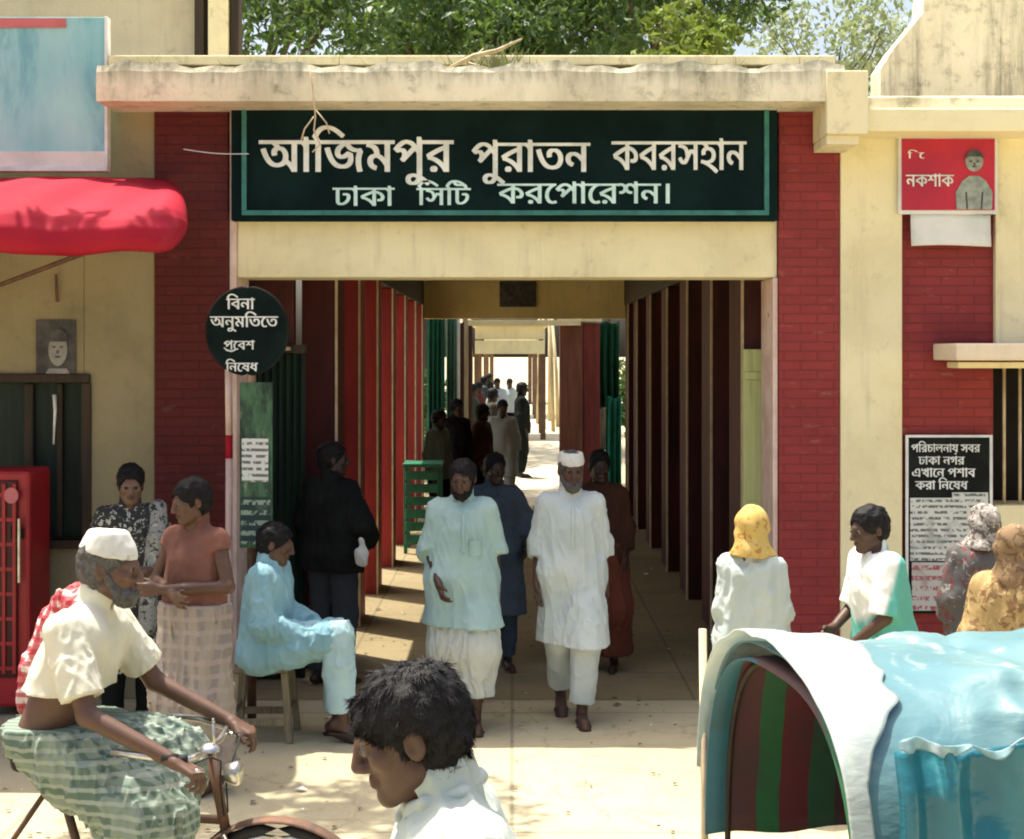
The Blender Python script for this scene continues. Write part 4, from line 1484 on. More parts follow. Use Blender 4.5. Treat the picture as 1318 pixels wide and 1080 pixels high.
# ---- red cooler by the shop
rc = empty('drinks_cooler', (X(35, 9.5), 9.6, 0))
tag(rc, 'red drinks cooler cabinet standing against the shop wall', 'cooler')
r0, r1 = X(-30, 9.5), X(39, 9.5)
rzt = Z(606, 9.5)
spart(MB().box(r0, r1, 9.5, 9.92, 0.06, rzt), 'cabinet', REDCOOLER, rc, bevel=.025)
spart(MB().box(r0 + .05, r1 - .075, 9.478, 9.497, .25, rzt - .06), 'door', simple('dark_red_door', (.085, .010, .012), (.05, .008, .009), scale=4, rough=.4), rc, bevel=.008)
spart(MB().prism(disc_(X(14, 9.45), Z(638, 9.45), .045, .05), 9.455, 9.461), 'pink_emblem', PINK, rc, bevel=0)
mb = MB()
for i in range(5):
    xg = r1 - .10 - i * .065
    mb.box(xg, xg + .02, 9.462, 9.469, .28, rzt - .08)
for i in range(8):
    mb.box(r0 + .06, r1 - .078, 9.4695, 9.4765, .30 + i * .155, .322 + i * .155)
spart(mb, 'lattice', REDCOOLER, rc, bevel=0)
mb = MB()
for i, px in enumerate((12, 19, 25)):
    mb.box(X(px, 9.45), X(px + 4, 9.45), 9.470, 9.477, Z(694, 9.45), Z(677 + 4 * (i == 2), 9.45))
spart(mb, 'black_marks', BLACK, rc, bevel=0)
for fx_ in (r0 + .05, r1 - .1):
    spart(MB().box(fx_, fx_ + .05, 9.53, 9.6, 0.004, .06), 'foot', BLACK, rc, bevel=0)
spart(MB().tube([(r1 - .055, 9.455, .85), (r1 - .055, 9.455, 1.25)], .010), 'handle', STEEL, rc, bevel=0)

# ---- scraps, leaves and grit on the ground
mb = MB()
g_ = random.Random(77)
for i in range(900):
    y = g_.uniform(5.2, 22) if i % 3 else g_.uniform(6, 10)
    x = g_.uniform(-3.2, 3.2) if y < 9.8 else g_.uniform(-1.25, 1.6)
    sz = g_.uniform(.006, .022) * (2.0 if g_.random() < .06 else 1)
    a = g_.uniform(0, 6.28)
    c_, s_n = math.cos(a) * sz, math.sin(a) * sz
    zz = .012
    mb.add([(x - c_, y - s_n, zz), (x + s_n * .6, y - c_ * .6, zz + sz * .3), (x + c_, y + s_n, zz + sz * .1), (x - s_n * .6, y + c_ * .6, zz + sz * .4)], [(0, 1, 2, 3)], g_.choice((0, 0, 0, 1, 1, 2)))
tag(mb.build('ground_litter', [simple('dry_leaf_litter', (.16, .11, .05), (.09, .06, .03), rough=.9), simple('grit', (.20, .17, .12), None, rough=.95), PAPER], None, fix=False), kind='stuff')

# ---- dry plants and twig on the cornice
mb = MB()
for i in range(260):
    px = random.gauss(640, 22) if i < 170 else random.uniform(190, 1120)
    y = random.uniform(9.62, 9.95)
    x = X(px, y)
    h = random.uniform(.05, .17) * (1.1 if i < 170 else .7)
    a = random.uniform(-1, 1)
    zb = 4.09
    w = .006
    mb.add([(x - w, y, zb), (x + w, y, zb), (x + a * h * .9, y + random.uniform(-.05, .05), zb + h)], [(0, 1, 2)])
tag(mb.build('dry_grass', LEAF_DRY, None, fix=False), kind='stuff')
mb = MB()
mb.tube([(X(575, 9.6), 9.62, Z(88, 9.6)), (X(610, 9.6), 9.6, Z(72, 9.6)), (X(640, 9.6), 9.58, Z(66, 9.6)), (X(672, 9.6), 9.55, Z(52, 9.6))], [.010, .016, .014, .006], 8)
mb.tube([(X(612, 9.6), 9.6, Z(73, 9.6)), (X(622, 9.6), 9.66, Z(60, 9.6))], [.009, .004], 6)
mb.tube([(X(600, 9.6), 9.62, Z(80, 9.6)), (X(650, 9.6), 9.66, Z(92, 9.6))], [.010, .006], 6)
tag(mb.build('dead_branch', BAMBOO, None, smooth=True), 'dead pale branch lying on top of the mossy cornice', 'branch')


# ================================================================== TREES, SHEETS AND POLES BEYOND
def crown_mesh(name, lobes, nleaf, size, mat, parent, seed, asp=2.4, dens=.55):
    g = np.random.default_rng(seed)
    vs, out = [], []
    wts = np.array([r ** 2 for _, r in lobes])
    wts = wts / wts.sum()
    which = g.choice(len(lobes), nleaf, p=wts)
    c = np.array([l[0] for l in lobes])[which]
    r = np.array([l[1] for l in lobes])[which]
    d = g.normal(size=(nleaf, 3))
    d /= np.linalg.norm(d, axis=1)[:, None]
    # gather leaves in sprays
    rad = g.uniform(dens, 1.0, nleaf) ** .6
    P = c + d * (r * rad)[:, None] * np.array([1, 1, .82])
    keep = vnoise(P[:, 0] * 1.5, P[:, 1] * 1.5, P[:, 2] * 1.5, seed) > .36
    P = P[keep]
    n = len(P)
    a = g.normal(size=(n, 3)) + np.array([0, 0, -.5])
    a /= np.linalg.norm(a, axis=1)[:, None]
    b = g.normal(size=(n, 3))
    b -= a * (a * b).sum(1)[:, None]
    b /= np.linalg.norm(b, axis=1)[:, None]
    nn = np.cross(a, b)
    L_ = size * g.uniform(.6, 1.35, n)[:, None]
    W = L_ / asp
    v0, v1, v2, v3 = P - a * L_ * .5, P + b * W * .5 + nn * W * .15, P + a * L_ * .5 - nn * W * .3, P - b * W * .5 + nn * W * .15
    V = np.stack([v0, v1, v2, v3], 1).reshape(-1, 3)
    Q = np.arange(n * 4).reshape(n, 4)
    return np_object(name, V, Q, mat, parent, smooth=False)


def tree(label, x, y, h, cr, mat, seed, nleaf=16000, size=.16, trunk=.16, group=None, lean=(0, 0), flat=1.0):
    g = random.Random(seed)
    t = empty('leafy_tree', (x, y, 0))
    tag(t, label, 'tree', group)
    mb = MB()
    top = Vector((lean[0], lean[1], h))
    fork = Vector((lean[0] * .5, lean[1] * .5, h - cr * .75))
    mb.tube([(0, 0, 0), fork * .35 + Vector((.06, .03, 0)), fork * .7 - Vector((.04, .02, 0)), fork], [trunk * 1.25, trunk, trunk * .85, trunk * .7], 10)
    lobes = []
    for i in range(13):
        an = i * 2.399 + g.uniform(-.3, .3)
        rr_ = cr * math.sqrt((i + .5) / 13) * .80
        p = Vector((top.x + math.cos(an) * rr_, top.y + math.sin(an) * rr_, h + g.uniform(-.45, .5) * cr * flat - .2 * rr_))
        lobes.append((tuple(p), cr * g.uniform(.26, .46)))
        mid = fork.lerp(p, .5) + Vector((g.uniform(-.2, .2), g.uniform(-.2, .2), g.uniform(0, .3)))
        mb.tube([fork, mid, p], [trunk * .42, trunk * .25, trunk * .08], 6)
    mb.build('trunk', BARK, t, smooth=True)
    crown_mesh('crown', lobes, nleaf, size, mat, t, seed)
    return t


tree('dark leafy tree rising over the gatehouse roof beside the roof posts', -4.0, 23.2, 8.0, 3.2, LEAF_DK, 3, 17000, group='trees behind the gatehouse')
tree('broad mid-green tree spreading over the middle of the gatehouse roof', -1.9, 25.0, 8.4, 3.4, LEAF_MID, 5, 18000, group='trees behind the gatehouse', lean=(1.4, 0))
tree('tall dark tree rising over the gatehouse roof towards the bright sky gap', 2.9, 24.0, 8.1, 2.8, LEAF_DK, 8, 17000, group='trees behind the gatehouse', lean=(-1.2, 0))
tree('small yellow-green tree catching the sun above the cornice', 2.9, 20.5, 6.5, .85, LEAF_YEL, 11, 2200, size=.16, trunk=.06, lean=(-.5, 0))
tree('dark bushy tree standing far behind the passage roof', 2.1, 36.0, 10.5, 4.2, LEAF_DK, 14, 17000, size=.22, trunk=.2, group='trees behind the gatehouse', lean=(-1.8, 0))
tree('sparse pale tree in the bright sky gap by the stained wall', 5.7, 27.0, 7.9, 1.9, LEAF_PALE, 19, 3800, size=.15, trunk=.07, group='trees behind the gatehouse')
shade_tree = tree('unseen tree added out of view above the road to shade the forecourt', -5.2, 7.4, 6.6, 1.25, LEAF_MID, 61, 2600, size=.15, trunk=.13, lean=(2.75, 1.0))  # crown placed out of view for the dappled shade it throws
# farther along the path
TP = [(-2.6, 31, 5.2, 2.0, LEAF_MID), (-2.2, 38, 5.6, 2.2, LEAF_DK), (2.9, 34, 5.4, 2.0, LEAF_DK), (2.7, 43, 5.8, 2.2, LEAF_MID), (-1.7, 58, 6.2, 3.0, LEAF_DK), (2.4, 64, 6.5, 3.4, LEAF_DK)]
for i, (x, y, h, r_, m_) in enumerate(TP):
    tree(['slim tree beyond the dark green sheets beside the path', 'second slim tree farther along the white path wall', 'slim dark tree behind the bamboo poles along the path',
          'mid-green tree behind the far shelter', 'dark tree far along the path past the shelter', 'dense dark tree far along the path past the shelter'][i],
         x, y, h, r_, m_, 40 + i, 5000, size=.22, trunk=.11, group='trees along the cemetery path', lean=(.1, 0))

for i, (x, y, h, r_, m_, lab) in enumerate(((2.6, 27, 1.8, 1.1, LEAF_MID, 'green bush behind the brown gatepost and teal cloth'), (3.4, 31, 2.2, 1.5, LEAF_DK, 'dark bush farther behind the brown gatepost'), (-2.2, 27.5, 2.0, 1.2, LEAF_DK, 'dark bush behind the low white wall'), (-2.4, 35, 2.0, 1.4, LEAF_MID, 'mid-green bush farther along behind the low white wall'))):
    b_ = empty('leafy_bush', (x, y, 0))
    tag(b_, lab, 'bush', 'bushes along the cemetery path')
    g_ = random.Random(i)
    lobes_ = [((g_.uniform(-.6, .6) * r_, g_.uniform(-.5, .5) * r_, h * g_.uniform(.3, .85)), r_ * g_.uniform(.35, .55)) for k in range(7)]
    crown_mesh('foliage', lobes_, 4000, .16 if y < 40 else .26, m_, b_, 70 + i)
    MB().tube([(0, 0, 0), (.03, 0, h * .5)], [.06, .03], 6).build('stem', BARK, b_, smooth=True)

# low white wall along the path
lw = MB().box(-.86, -.64, 23.0, 48, 0, .75).build('low_wall', plaster('white_low_wall', (.72, .68, .56), (.6, .56, .45), (.2, .18, .13), .4), None, bevel=.01)
tag(lw, 'low whitewashed wall running along the sunny cemetery path', 'wall')
# brick pillar and slender beam beyond the passage
bp = empty('brick_gatepost', (1.0, 24.2, 0))
tag(bp, 'brown red gatepost beyond the passage beside the bright path', 'gatepost')
MB().box(-.24, .12, -.2, .25, 0, 2.78).build('shaft', simple('brown_post_paint', (.20, .075, .045), (.13, .05, .03), scale=3, stretch=(4, 4, .5), rough=.7), bp, bevel=.01)
MB().box(.125, .40, -.16, .25, 0, 2.76).build('red_face', simple('dull_red_post_paint', (.19, .035, .03), (.12, .025, .02), scale=3, stretch=(4, 4, .5), rough=.75), bp, bevel=.01)
MB().box(-.26, .42, -.23, .27, 2.785, 2.84).build('capping', CREAM_OLD, bp, bevel=.008)
bm_ = empty('crossbeam', (.15, 23.9, 2.72))
tag(bm_, 'slender pale crossbeam spanning the path just beyond the passage', 'beam')
MB().box(-.84, .93, -.1, .1, 0, .085).build('beam', CREAM, bm_, bevel=.006)
MB().box(-.90, -.84, -.07, .07, -2.72, .08).build('support', BAMBOO, bm_, bevel=.006)
# far shelter over the path
SH_POST = simple('brown_shelter_post', (.17, .10, .06), (.11, .065, .04), scale=3, rough=.75)
for q_, (ys, lab_) in enumerate(((40, 'first cream shelter spanning the cemetery path, the one with the tallest fascia in view'), (53, 'second cream shelter on the path, seen through the first one'), (68, 'third and smallest cream shelter far down the path'))):
    fs = empty('path_shelter', (0, ys, 0))
    tag(fs, lab_, 'shelter', 'shelters spanning the cemetery path')
    k_ = 40.0 / ys
    MB().box(-.97, .86, -.15, .15, 2.27, 2.62).build('fascia', CREAM, fs, bevel=.01)
    MB().box(-.97, .86, -.10, .15, 2.66, 2.98).build('upper_fascia', CREAM, fs, bevel=.01)
    MB().box(-1.05, .94, -.2, 3.5, 2.985, 3.08).build('roof', OLIVE_CREAM, fs, bevel=.01)
    for xx in (-.93, .82):
        for yy in (0, 3.2):
            MB().box(xx - .07, xx + .07, yy - .07, yy + .07, 0, 2.265 if yy == 0 else 2.98).build('shelter_post', SH_POST, fs, bevel=.01)


def sheet_hang(name, label, x0, x1, y, z0, z1, mat, fold=5, amp=.05, seed=0, group=None, cat='cloth'):
    def fn(u, v):
        w = (1 - v) * .6 + .4
        return (x0 + (x1 - x0) * u, y + amp * w * math.sin(u * fold * 6.28 + seed + .8 * math.sin(v * 3)), z0 + (z1 - z0) * v + .02 * math.sin(u * 9 + seed))
    o = MB().grid(fn, 48, 14).build(name, mat, None, smooth=True, thick=.004, fix=False)
    tag(o, label, cat, group)
    return o


sheet_hang('hanging_sheet', 'dark green sheet hanging against the red columns at the passage end', -1.30, -1.03, 23.2, 0.15, 2.86, GREENSHEET, 4, .05, 1)
sheet_hang('hanging_sheet', 'greyish teal sheet hanging next to the dark green one', -1.02, -.86, 23.5, 0.6, 2.88, cloth('grey_teal_sheet', (.12, .26, .19), (.08, .18, .13), .25), 3, .05, 2)
sheet_hang('hanging_sheet', 'narrow white strip drawn for the sunlit gap past the teal sheet', X(579, 24.3), X(592, 24.3), 24.3, .5, 2.85, SUNGAP_WHITE, 2, .03, 3)  # not a real sheet: the bright gap is put into a white strip
sheet_hang('hanging_sheet', 'dark brown sheet hanging past the narrow white strip', X(592, 25), X(608, 25), 25, .4, 2.8, cloth('brown_sheet', (.07, .035, .025)), 2, .03, 4)
sheet_hang('hanging_sheet', 'dark green cloth hanging behind the brown gatepost', X(772, 23), X(797, 23), 23.0, 1.45, 2.75, GREENSHEET, 3, .05, 5)
sheet_hang('hanging_sheet', 'bright teal cloth hanging low beside the gatepost', X(780, 22.8), X(800, 22.8), 22.8, .05, 1.62, TEALSHEET, 3, .05, 6)

# bamboo poles and stems along the path
mb0 = MB().tube([(0, 0, 0), (.02, .01, 1.4), (.0, 0, 2.9)], [.030, .026, .020], 8)
pole0 = mb0.build('bamboo_pole', BAMBOO, None, smooth=True)
PL = [(692, 49), (700, 46), (707, 51), (712, 44), (718, 47), (606, 44), (599, 40)]
for i, (px, y) in enumerate(PL):
    o = pole0 if i == 0 else pole0.copy()
    if i: link(o)
    o.location = (X(px, y), y, 0)
    o.rotation_euler = (0, R(random.uniform(-4.5, 4.5)), random.uniform(0, 6))
    o.scale = (2.2, 2.2, random.uniform(1.2, 1.5))
    tag(o, 'pale bamboo pole standing along the cemetery path', 'pole', 'bamboo poles along the cemetery path')

# green enamel bench-stall inside the passage
gb = empty('green_stall', (-1.0, 17.2, 0))
tag(gb, 'bright green slatted stall standing against the columns in the passage', 'stall')
mb = MB()
for i in range(6):
    mb.box(-.21, .17, -.02, .01, .12 + i * .145, .12 + i * .145 + .10)
mb.build('front_slats', GREENPAINT, gb, bevel=.005)
MB().box(-.24, .20, -.05, .55, .99, 1.03).build('counter_top', GREENPAINT, gb, bevel=.005)
for sx_, sy_ in ((-.21, 0), (.17, 0), (-.21, .5), (.17, .5)):
    MB().box(sx_ - .02, sx_ + .02, sy_ + .012, sy_ + .05, 0, .985).build('leg', GREENPAINT, gb, bevel=.004)


# ================================================================== PEOPLE
def P_at(px, Y, z=0.006):
    return (X(px, Y), Y, z)


CL = {}


def C(name, c, c2=None, tr=0.0):
    if name not in CL:
        CL[name] = cloth(name, c, c2, tr)
    return CL[name]


LEATHER = simple('brown_leather', (.05, .028, .018), None, rough=.6)
W_KURTA = cloth('white_cotton', (.50, .545, .52), (.42, .48, .47))
T_KURTA = cloth('pale_teal_cotton', (.34, .47, .44), (.27, .40, .385))
T_SHIRT = cloth('sky_blue_cotton', (.27, .45, .49), (.20, .37, .42))
W_LUNGI = cloth('white_lungi_cotton', (.50, .52, .47), (.40, .44, .42))
BLUEGREY = cloth('blue_grey_cotton', (.050, .068, .085), (.032, .045, .058))
BLACKC = simple('black_cotton', (.010, .011, .011), (.016, .018, .016), rough=.95, spec=.03, bmp=.2, bscale=140)
DKBROWN = cloth('dark_brown_cotton', (.055, .022, .012), (.035, .015, .009))

# white kurta man walking towards the camera
walk = dict(lkn=(.09, -.03, .50), lan=(.07, .06, .10), rkn=(-.06, -.17, .53), ran=(-.03, -.16, .09), lel=(.200, .055, 1.11), lwr=(.225, .03, .865), rel=(-.205, .03, 1.11), rwr=(-.225, -.06, .87))
walk['lkn'], walk['lan'], walk['rkn'], walk['ran'] = (.085, -.14, .53), (.055, -.15, .088), (-.07, .0, .50), (-.05, .19, .16)
walk['rft'] = (-.03, -.8, -.55)
p = Person('older man in a white cap and long white kurta walking out of the gate', P_at(735, 9.45), 3, 1.66, walk, skin=1, vox=.0065, head=(6, 6), curl=.6)
p.cap(CAPW, .062)
p.beard(HAIR_GR, .012)
p.hair(HAIR_GR, .2)
k_ = p.top('kurta', W_KURTA, hem=.50, sleeve=1.35, loose=.018, flare=.035, amp=.0075, seed=2)
p.legs('pajama', W_KURTA, hem=.10, loose=.028, seed=4)
p.sandals(LEATHER)
p.placket(k_, W_KURTA, 1.10, 1.36, .011)
# teal kurta man
walk2 = dict(lkn=(.10, -.12, .52), lan=(.08, -.10, .09), rkn=(-.09, .0, .50), ran=(-.08, .16, .13), rel=(-.205, .02, 1.11), rwr=(-.15, -.16, .92), lel=(.205, .05, 1.11), lwr=(.225, .0, .87), head=(.0, -.035, 1.58))
p = Person('bareheaded man in a pale teal kurta over a white lungi walking out of the gate', P_at(595, 9.25), 4, 1.63, walk2, skin=1, vox=.0065, head=(-14, 12), curl=.7)
p.hair(HAIR, .6, seed=4)
p.beard(HAIR, .004)
k_ = p.top('kurta', T_KURTA, hem=.66, sleeve=1.12, loose=.028, flare=.05, amp=.008, seed=12)
p.placket(k_, T_KURTA, 1.12, 1.36, .011)
p.placket(k_, T_KURTA, 1.10, 1.20, .042, .080, 'pocket')
p.lungi('lungi', W_LUNGI, top=.72, hem=.22, loose=.0, seed=13, flare=.015)
p.sandals(LEATHER)

# woman in blue grey just behind the teal kurta
p = Person('woman in dark blue grey clothes walking close behind the teal kurta man', P_at(637, 10.9), 12, 1.55, dict(lel=(.26, .05, 1.15), lwr=(.22, -.12, .98)), skin=3, vox=.010, head=(10, 5))
p.hair(HAIR, .7, True)
p.top('long_tunic', BLUEGREY, hem=.45, sleeve=1.8, loose=.03, flare=.03, seed=21)
p.legs('trousers', BLUEGREY, hem=.06, loose=.015)
p.sandals(LEATHER)
# dark person behind the white kurta
p = Person('dark haired person in brown clothes behind the man in the white cap', P_at(772, 10.9), -10, 1.57, {}, skin=3, vox=.010, head=(20, 8))
p.hair(HAIR, .6)
p.top('shirt', DKBROWN, hem=.80, sleeve=1.7, loose=.02, seed=22)
p.lungi('lungi', cloth('red_brown_lungi', (.12, .035, .02)), hem=.12, seed=23)
# guard in black in the shaded bay
p = Person('man in black standing in the shade by the red columns', P_at(428, 10.4), 150, 1.66, dict(lel=(.24, -.02, 1.14), lwr=(.18, -.2, 1.0), rel=(-.24, .0, 1.14), rwr=(-.15, -.22, 1.0)), skin=3, vox=.010, head=(-45, 0))
p.hair(HAIR, .5)
p.top('shirt', BLACKC, hem=.80, sleeve=1.9, loose=.035, seed=31)
p.legs('trousers', cloth('charcoal_trousers', (.035, .04, .045)), hem=.06, loose=.018)
bag = SDF((-.1, -.1, -.14), (.1, .1, .14), .008)
bag.ell((0, 0, -.02), (.05, .035, .07), None, .02).cap((0, 0, .05), (0, 0, .09), .016, .02, .03)
bag.displace(lambda x, y, z: .006 * np.sin(70 * x + 50 * z + 40 * y))
V, Q = bag.mesh()
o = np_object('white_bag', V, Q, C('white_plastic_bag', (.6, .6, .56)))
o.location = (X(466, 10.2), 10.15, Z(712, 10.2))
tag(o, 'small white bag held by the man in black', 'bag')

# seated man on a stool
SEAT = dict(pelvis=(0, 0, .60), lhip=(.09, 0, .58), rhip=(-.09, 0, .58), chest=(0, -.015, .90), neck=(0, -.03, 1.10), head=(0, -.075, 1.225),
            lsh=(.17, -.03, 1.05), rsh=(-.17, -.03, 1.05), lel=(.21, -.06, .78), rel=(-.21, -.07, .78), lwr=(.07, -.30, .72), rwr=(-.07, -.27, .70),
            lkn=(.10, -.42, .66), rkn=(-.07, -.46, .70), lan=(.11, -.40, .20), ran=(-.02, -.56, .28), lft=(.03, -1, -.12), rft=(.05, -1, -.35))
SEAT = {k: (v[0], v[1], v[2] - (0.08 if k[-2:] != 'ft' else 0)) for k, v in SEAT.items()}
SEAT['lan'] = (.11, -.42, .085)
SEAT['ran'] = (-.05, -.50, .13)
p = Person('man in a sky blue shirt and pajama sitting on the wooden stool', P_at(340, 9.0), 80, 1.70, SEAT, skin=0, vox=.007, head=(8, 14), curl=.7)
p.hair(HAIR, .9, seed=8)
p.top('long_shirt', T_SHIRT, hem=.39, sleeve=1.85, loose=.022, flare=.0, amp=.008, seed=41, seated=True)
p.legs('pajama', cloth('pale_blue_pajama', (.42, .58, .60), (.33, .50, .54)), top=.72, hem=.12, loose=.030, amp=.008, seed=42)
p.sandals(LEATHER)
st = empty('wooden_stool', (X(340, 9.0), 9.0, 0.006))
tag(st, 'four legged wooden stool under the man in sky blue', 'stool')
MB().box(-.165, .165, -.15, .15, .405, .44).build('seat', WOOD_PALE, st, bevel=.008)
for a_ in (-1, 1):
    for b_ in (-1, 1):
        MB().add([(a_ * .175 - .02, b_ * .16 - .02, 0), (a_ * .175 + .02, b_ * .16 - .02, 0), (a_ * .175 + .02, b_ * .16 + .02, 0), (a_ * .175 - .02, b_ * .16 + .02, 0),
                  (a_ * .14 - .02, b_ * .125 - .02, .404), (a_ * .14 + .02, b_ * .125 - .02, .404), (a_ * .14 + .02, b_ * .125 + .02, .404), (a_ * .14 - .02, b_ * .125 + .02, .404)],
                 [(0, 3, 2, 1), (4, 5, 6, 7), (0, 1, 5, 4), (1, 2, 6, 5), (2, 3, 7, 6), (3, 0, 4, 7)]).build('leg', WOOD_PALE, st, bevel=.004)
for b_ in (-1, 1):
    MB().box(-.145, .145, b_ * .152 - .012, b_ * .152 + .012, .10, .14).build('stretcher', WOOD_PALE, st, bevel=.003)
    MB().box(b_ * .166 - .012, b_ * .166 + .012, -.13, .13, .15, .19).build('stretcher', WOOD_PALE, st, bevel=.003)

# woman with patterned dark clothes behind the puller
p = Person('dark haired woman in a speckled black and grey dress facing the road', P_at(168, 9.1), 20, 1.60, dict(lel=(.23, .0, 1.13), lwr=(.10, -.18, 1.05), rel=(-.24, .03, 1.12), rwr=(-.2, -.10, .90)), skin=2, vox=.009, head=(-5, 14))
p.hair(HAIR, 1.2, True)
p.top('dress', floral('speckled_black_cotton', (.035, .036, .032), (.42, .42, .36), (.16, .16, .14), 30, .56), hem=.42, sleeve=1.8, loose=.03, flare=.05, seed=51)
p.drape('shawl', floral('speckled_grey_shawl', (.26, .26, .23), (.04, .04, .04), (.40, .38, .33), 26, .54), [(.17, -.02, 1.42), (.15, -.115, 1.25), (.10, -.135, 1.0), (.09, -.15, .70)], .055, seed=52)
p.legs('trousers', BLACKC, hem=.06, loose=.012)
# bare-chested man with folded arms
p = Person('bare chested man in a faded grey lungi standing with folded arms', P_at(250, 7.9), -28, 1.62, dict(lel=(.25, -.02, 1.13), lwr=(-.06, -.21, 1.12), rel=(-.25, -.02, 1.13), rwr=(.06, -.23, 1.09), lpn=(0, 1, 0), rpn=(0, 1, 0), head=(0, -.03, 1.58)), skin=0, vox=.008, head=(-30, 12))
p.hair(HAIR, 1.0, seed=14)
p.top('vest', cloth('faded_rust_cotton', (.19, .085, .06), (.13, .06, .045)), hem=.98, sleeve=.25, loose=.008, skirt=False, seed=61)
p.lungi('lungi', checks('faded_grey_lungi', (.30, .26, .21), (.22, .19, .17), (.34, .28, .24), 14, .30), top=1.03, hem=.14, loose=.02, amp=.012, seed=62)
p.o['label'] = 'man in a rust vest and faded grey lungi standing with folded arms'

# woman with the yellow headscarf
p = Person('woman in a yellow patterned headscarf and white shawl with her back turned', P_at(968, 7.6), 165, 1.50, dict(head=(0, -.02, 1.585), lsh=(.125, .015, 1.365), rsh=(-.125, .015, 1.365), lel=(.155, .0, 1.11), rel=(-.155, .0, 1.11), lwr=(.10, -.16, .98), rwr=(-.10, -.16, .98)), skin=0, vox=.008, head=(0, 5))
p.headscarf(floral('yellow_patterned_scarf', (.52, .36, .11), (.36, .19, .05), (.56, .46, .22), 26, .56), drop=.02)
p.top('white_shawl', cloth('thin_white_cotton', (.46, .51, .47), (.38, .44, .42)), hem=.55, sleeve=1.3, loose=.014, flare=.04, amp=.010, seed=71, collar=True)
p.lungi('skirt', cloth('white_cotton_skirt', (.60, .62, .58)), hem=.08, seed=72)
# man in green and white shirt
p = Person('man in a green and white shirt with hands held forward beside the cream pilaster', P_at(1140, 7.4), -78, 1.54, dict(chest=(0, -.03, 1.24), neck=(0, -.05, 1.44), head=(0, -.10, 1.565), lsh=(.17, -.05, 1.385), rsh=(-.17, -.05, 1.385), lel=(.20, -.10, 1.12), rel=(-.2, -.10, 1.12), lwr=(.10, -.24, .97), rwr=(-.10, -.26, 1.02)), skin=1, vox=.008, head=(8, 10))
p.hair(HAIR, 1.1, seed=15)
mg = new_mat('green_white_panel_cotton')
m_, nt_, b_ = mg
v_ = coords(nt_)
sx_ = nt_.nodes.new('ShaderNodeSeparateXYZ')
L(nt_, v_, sx_.inputs[0])
L(nt_, mix(nt_, ramp(nt_, mth(nt_, 'ADD', sx_.outputs[1], mth(nt_, 'MULTIPLY', sx_.outputs[2], -.35)), -.50, -.47), (.70, .72, .66), (.10, .40, .33)), b_.inputs['Base Color'])
b_.inputs['Roughness'].default_value = .85
p.top('shirt', m_, hem=.86, sleeve=.95, loose=.028, seed=81)
p.lungi('lungi', cloth('dark_grey_lungi', (.06, .06, .065)), hem=.12, seed=82)
# woman in brown at the edge
p = Person('woman in a yellow brown patterned sari and grey headcloth by the notice board', P_at(1308, 7.0), 150, 1.47, {}, skin=0, vox=.009, head=(-25, 6))
p.headscarf(floral('grey_brown_headcloth', (.20, .13, .07), (.12, .075, .04), (.30, .22, .12), 22, .52), drop=.10)
p.top('sari_blouse', floral('yellow_brown_sari', (.33, .23, .10), (.19, .11, .05), (.42, .32, .16), 20, .52), hem=.5, sleeve=1.6, loose=.045, flare=.05, seed=91)
p.lungi('sari_skirt', floral('yellow_brown_sari_skirt', (.42, .30, .12), (.13, .06, .03), (.55, .45, .22), 15, .5), hem=.08, seed=92)
p = Person('person in a speckled grey headcloth and dull grey shawl standing before the torn bills', P_at(1266, 8.3), 170, 1.44, dict(), skin=0, vox=.010, head=(20, 6))
p.headscarf(floral('grey_speckled_headcloth', (.30, .27, .24), (.10, .08, .07), (.48, .45, .40), 24, .5), drop=.02)
p.top('shawl', floral('dull_grey_shawl', (.10, .095, .09), (.16, .05, .05), (.26, .24, .22), 18, .54), hem=.5, sleeve=1.6, loose=.04, flare=.04, seed=95)
p.lungi('skirt', cloth('dark_grey_skirt', (.05, .048, .05)), hem=.08, seed=96)

# ---- figures inside and beyond the passage
FARP = [
    ('small dark figure on the path left of the first shelter post, in olive', 609, 31, 1.64, 80, cloth('olive_cotton', (.04, .045, .03)), BLACKC, 3, False),
    ('small figure in a dull red shirt standing by the white path wall', 616, 35, 1.60, 60, cloth('dull_red_cotton', (.12, .03, .025)), BLACKC, 3, False),
    ('small figure in dark blue farther along the white path wall', 623, 40.5, 1.66, 100, BLUEGREY, BLACKC, 3, False),
    ('small figure in black beyond the dull red shirt, near the shelter', 630, 46, 1.66, 70, BLACKC, BLACKC, 3, False),
    ('man in dark clothes standing alone on the bright path', 672, 27.8, 1.74, 95, BLACKC, BLACKC, 3, False),
    ('slim dark dressed person walking away along the white path wall', 634, 26.5, 1.66, 100, cloth('dark_olive_cotton', (.05, .045, .03)), BLACKC, 3, False),
    ('man in pale grey clothes walking up the path towards the gate', 647, 21.8, 1.60, 5, cloth('pale_grey_cotton', (.42, .46, .42)), W_LUNGI, 1, True),
    ('dark haired person in grey green standing beside the green stall', 565, 18.6, 1.58, 60, cloth('grey_green_cotton', (.10, .13, .11)), BLACKC, 3, True),
    ('person in black standing beyond the green stall', 588, 20.2, 1.66, 40, BLACKC, cloth('grey_cloth', (.2, .2, .19)), 3, True),
    ('person in dark brown walking behind the pale grey man', 621, 20.6, 1.58, 70, DKBROWN, BLACKC, 3, True),
    ('distant person in white far along the path below the shelter', 640, 37, 1.66, 5, W_KURTA, W_KURTA, 1, False),
    ('distant person in white and dark trousers below the shelter', 656, 39, 1.62, 5, W_KURTA, BLACKC, 1, False)]
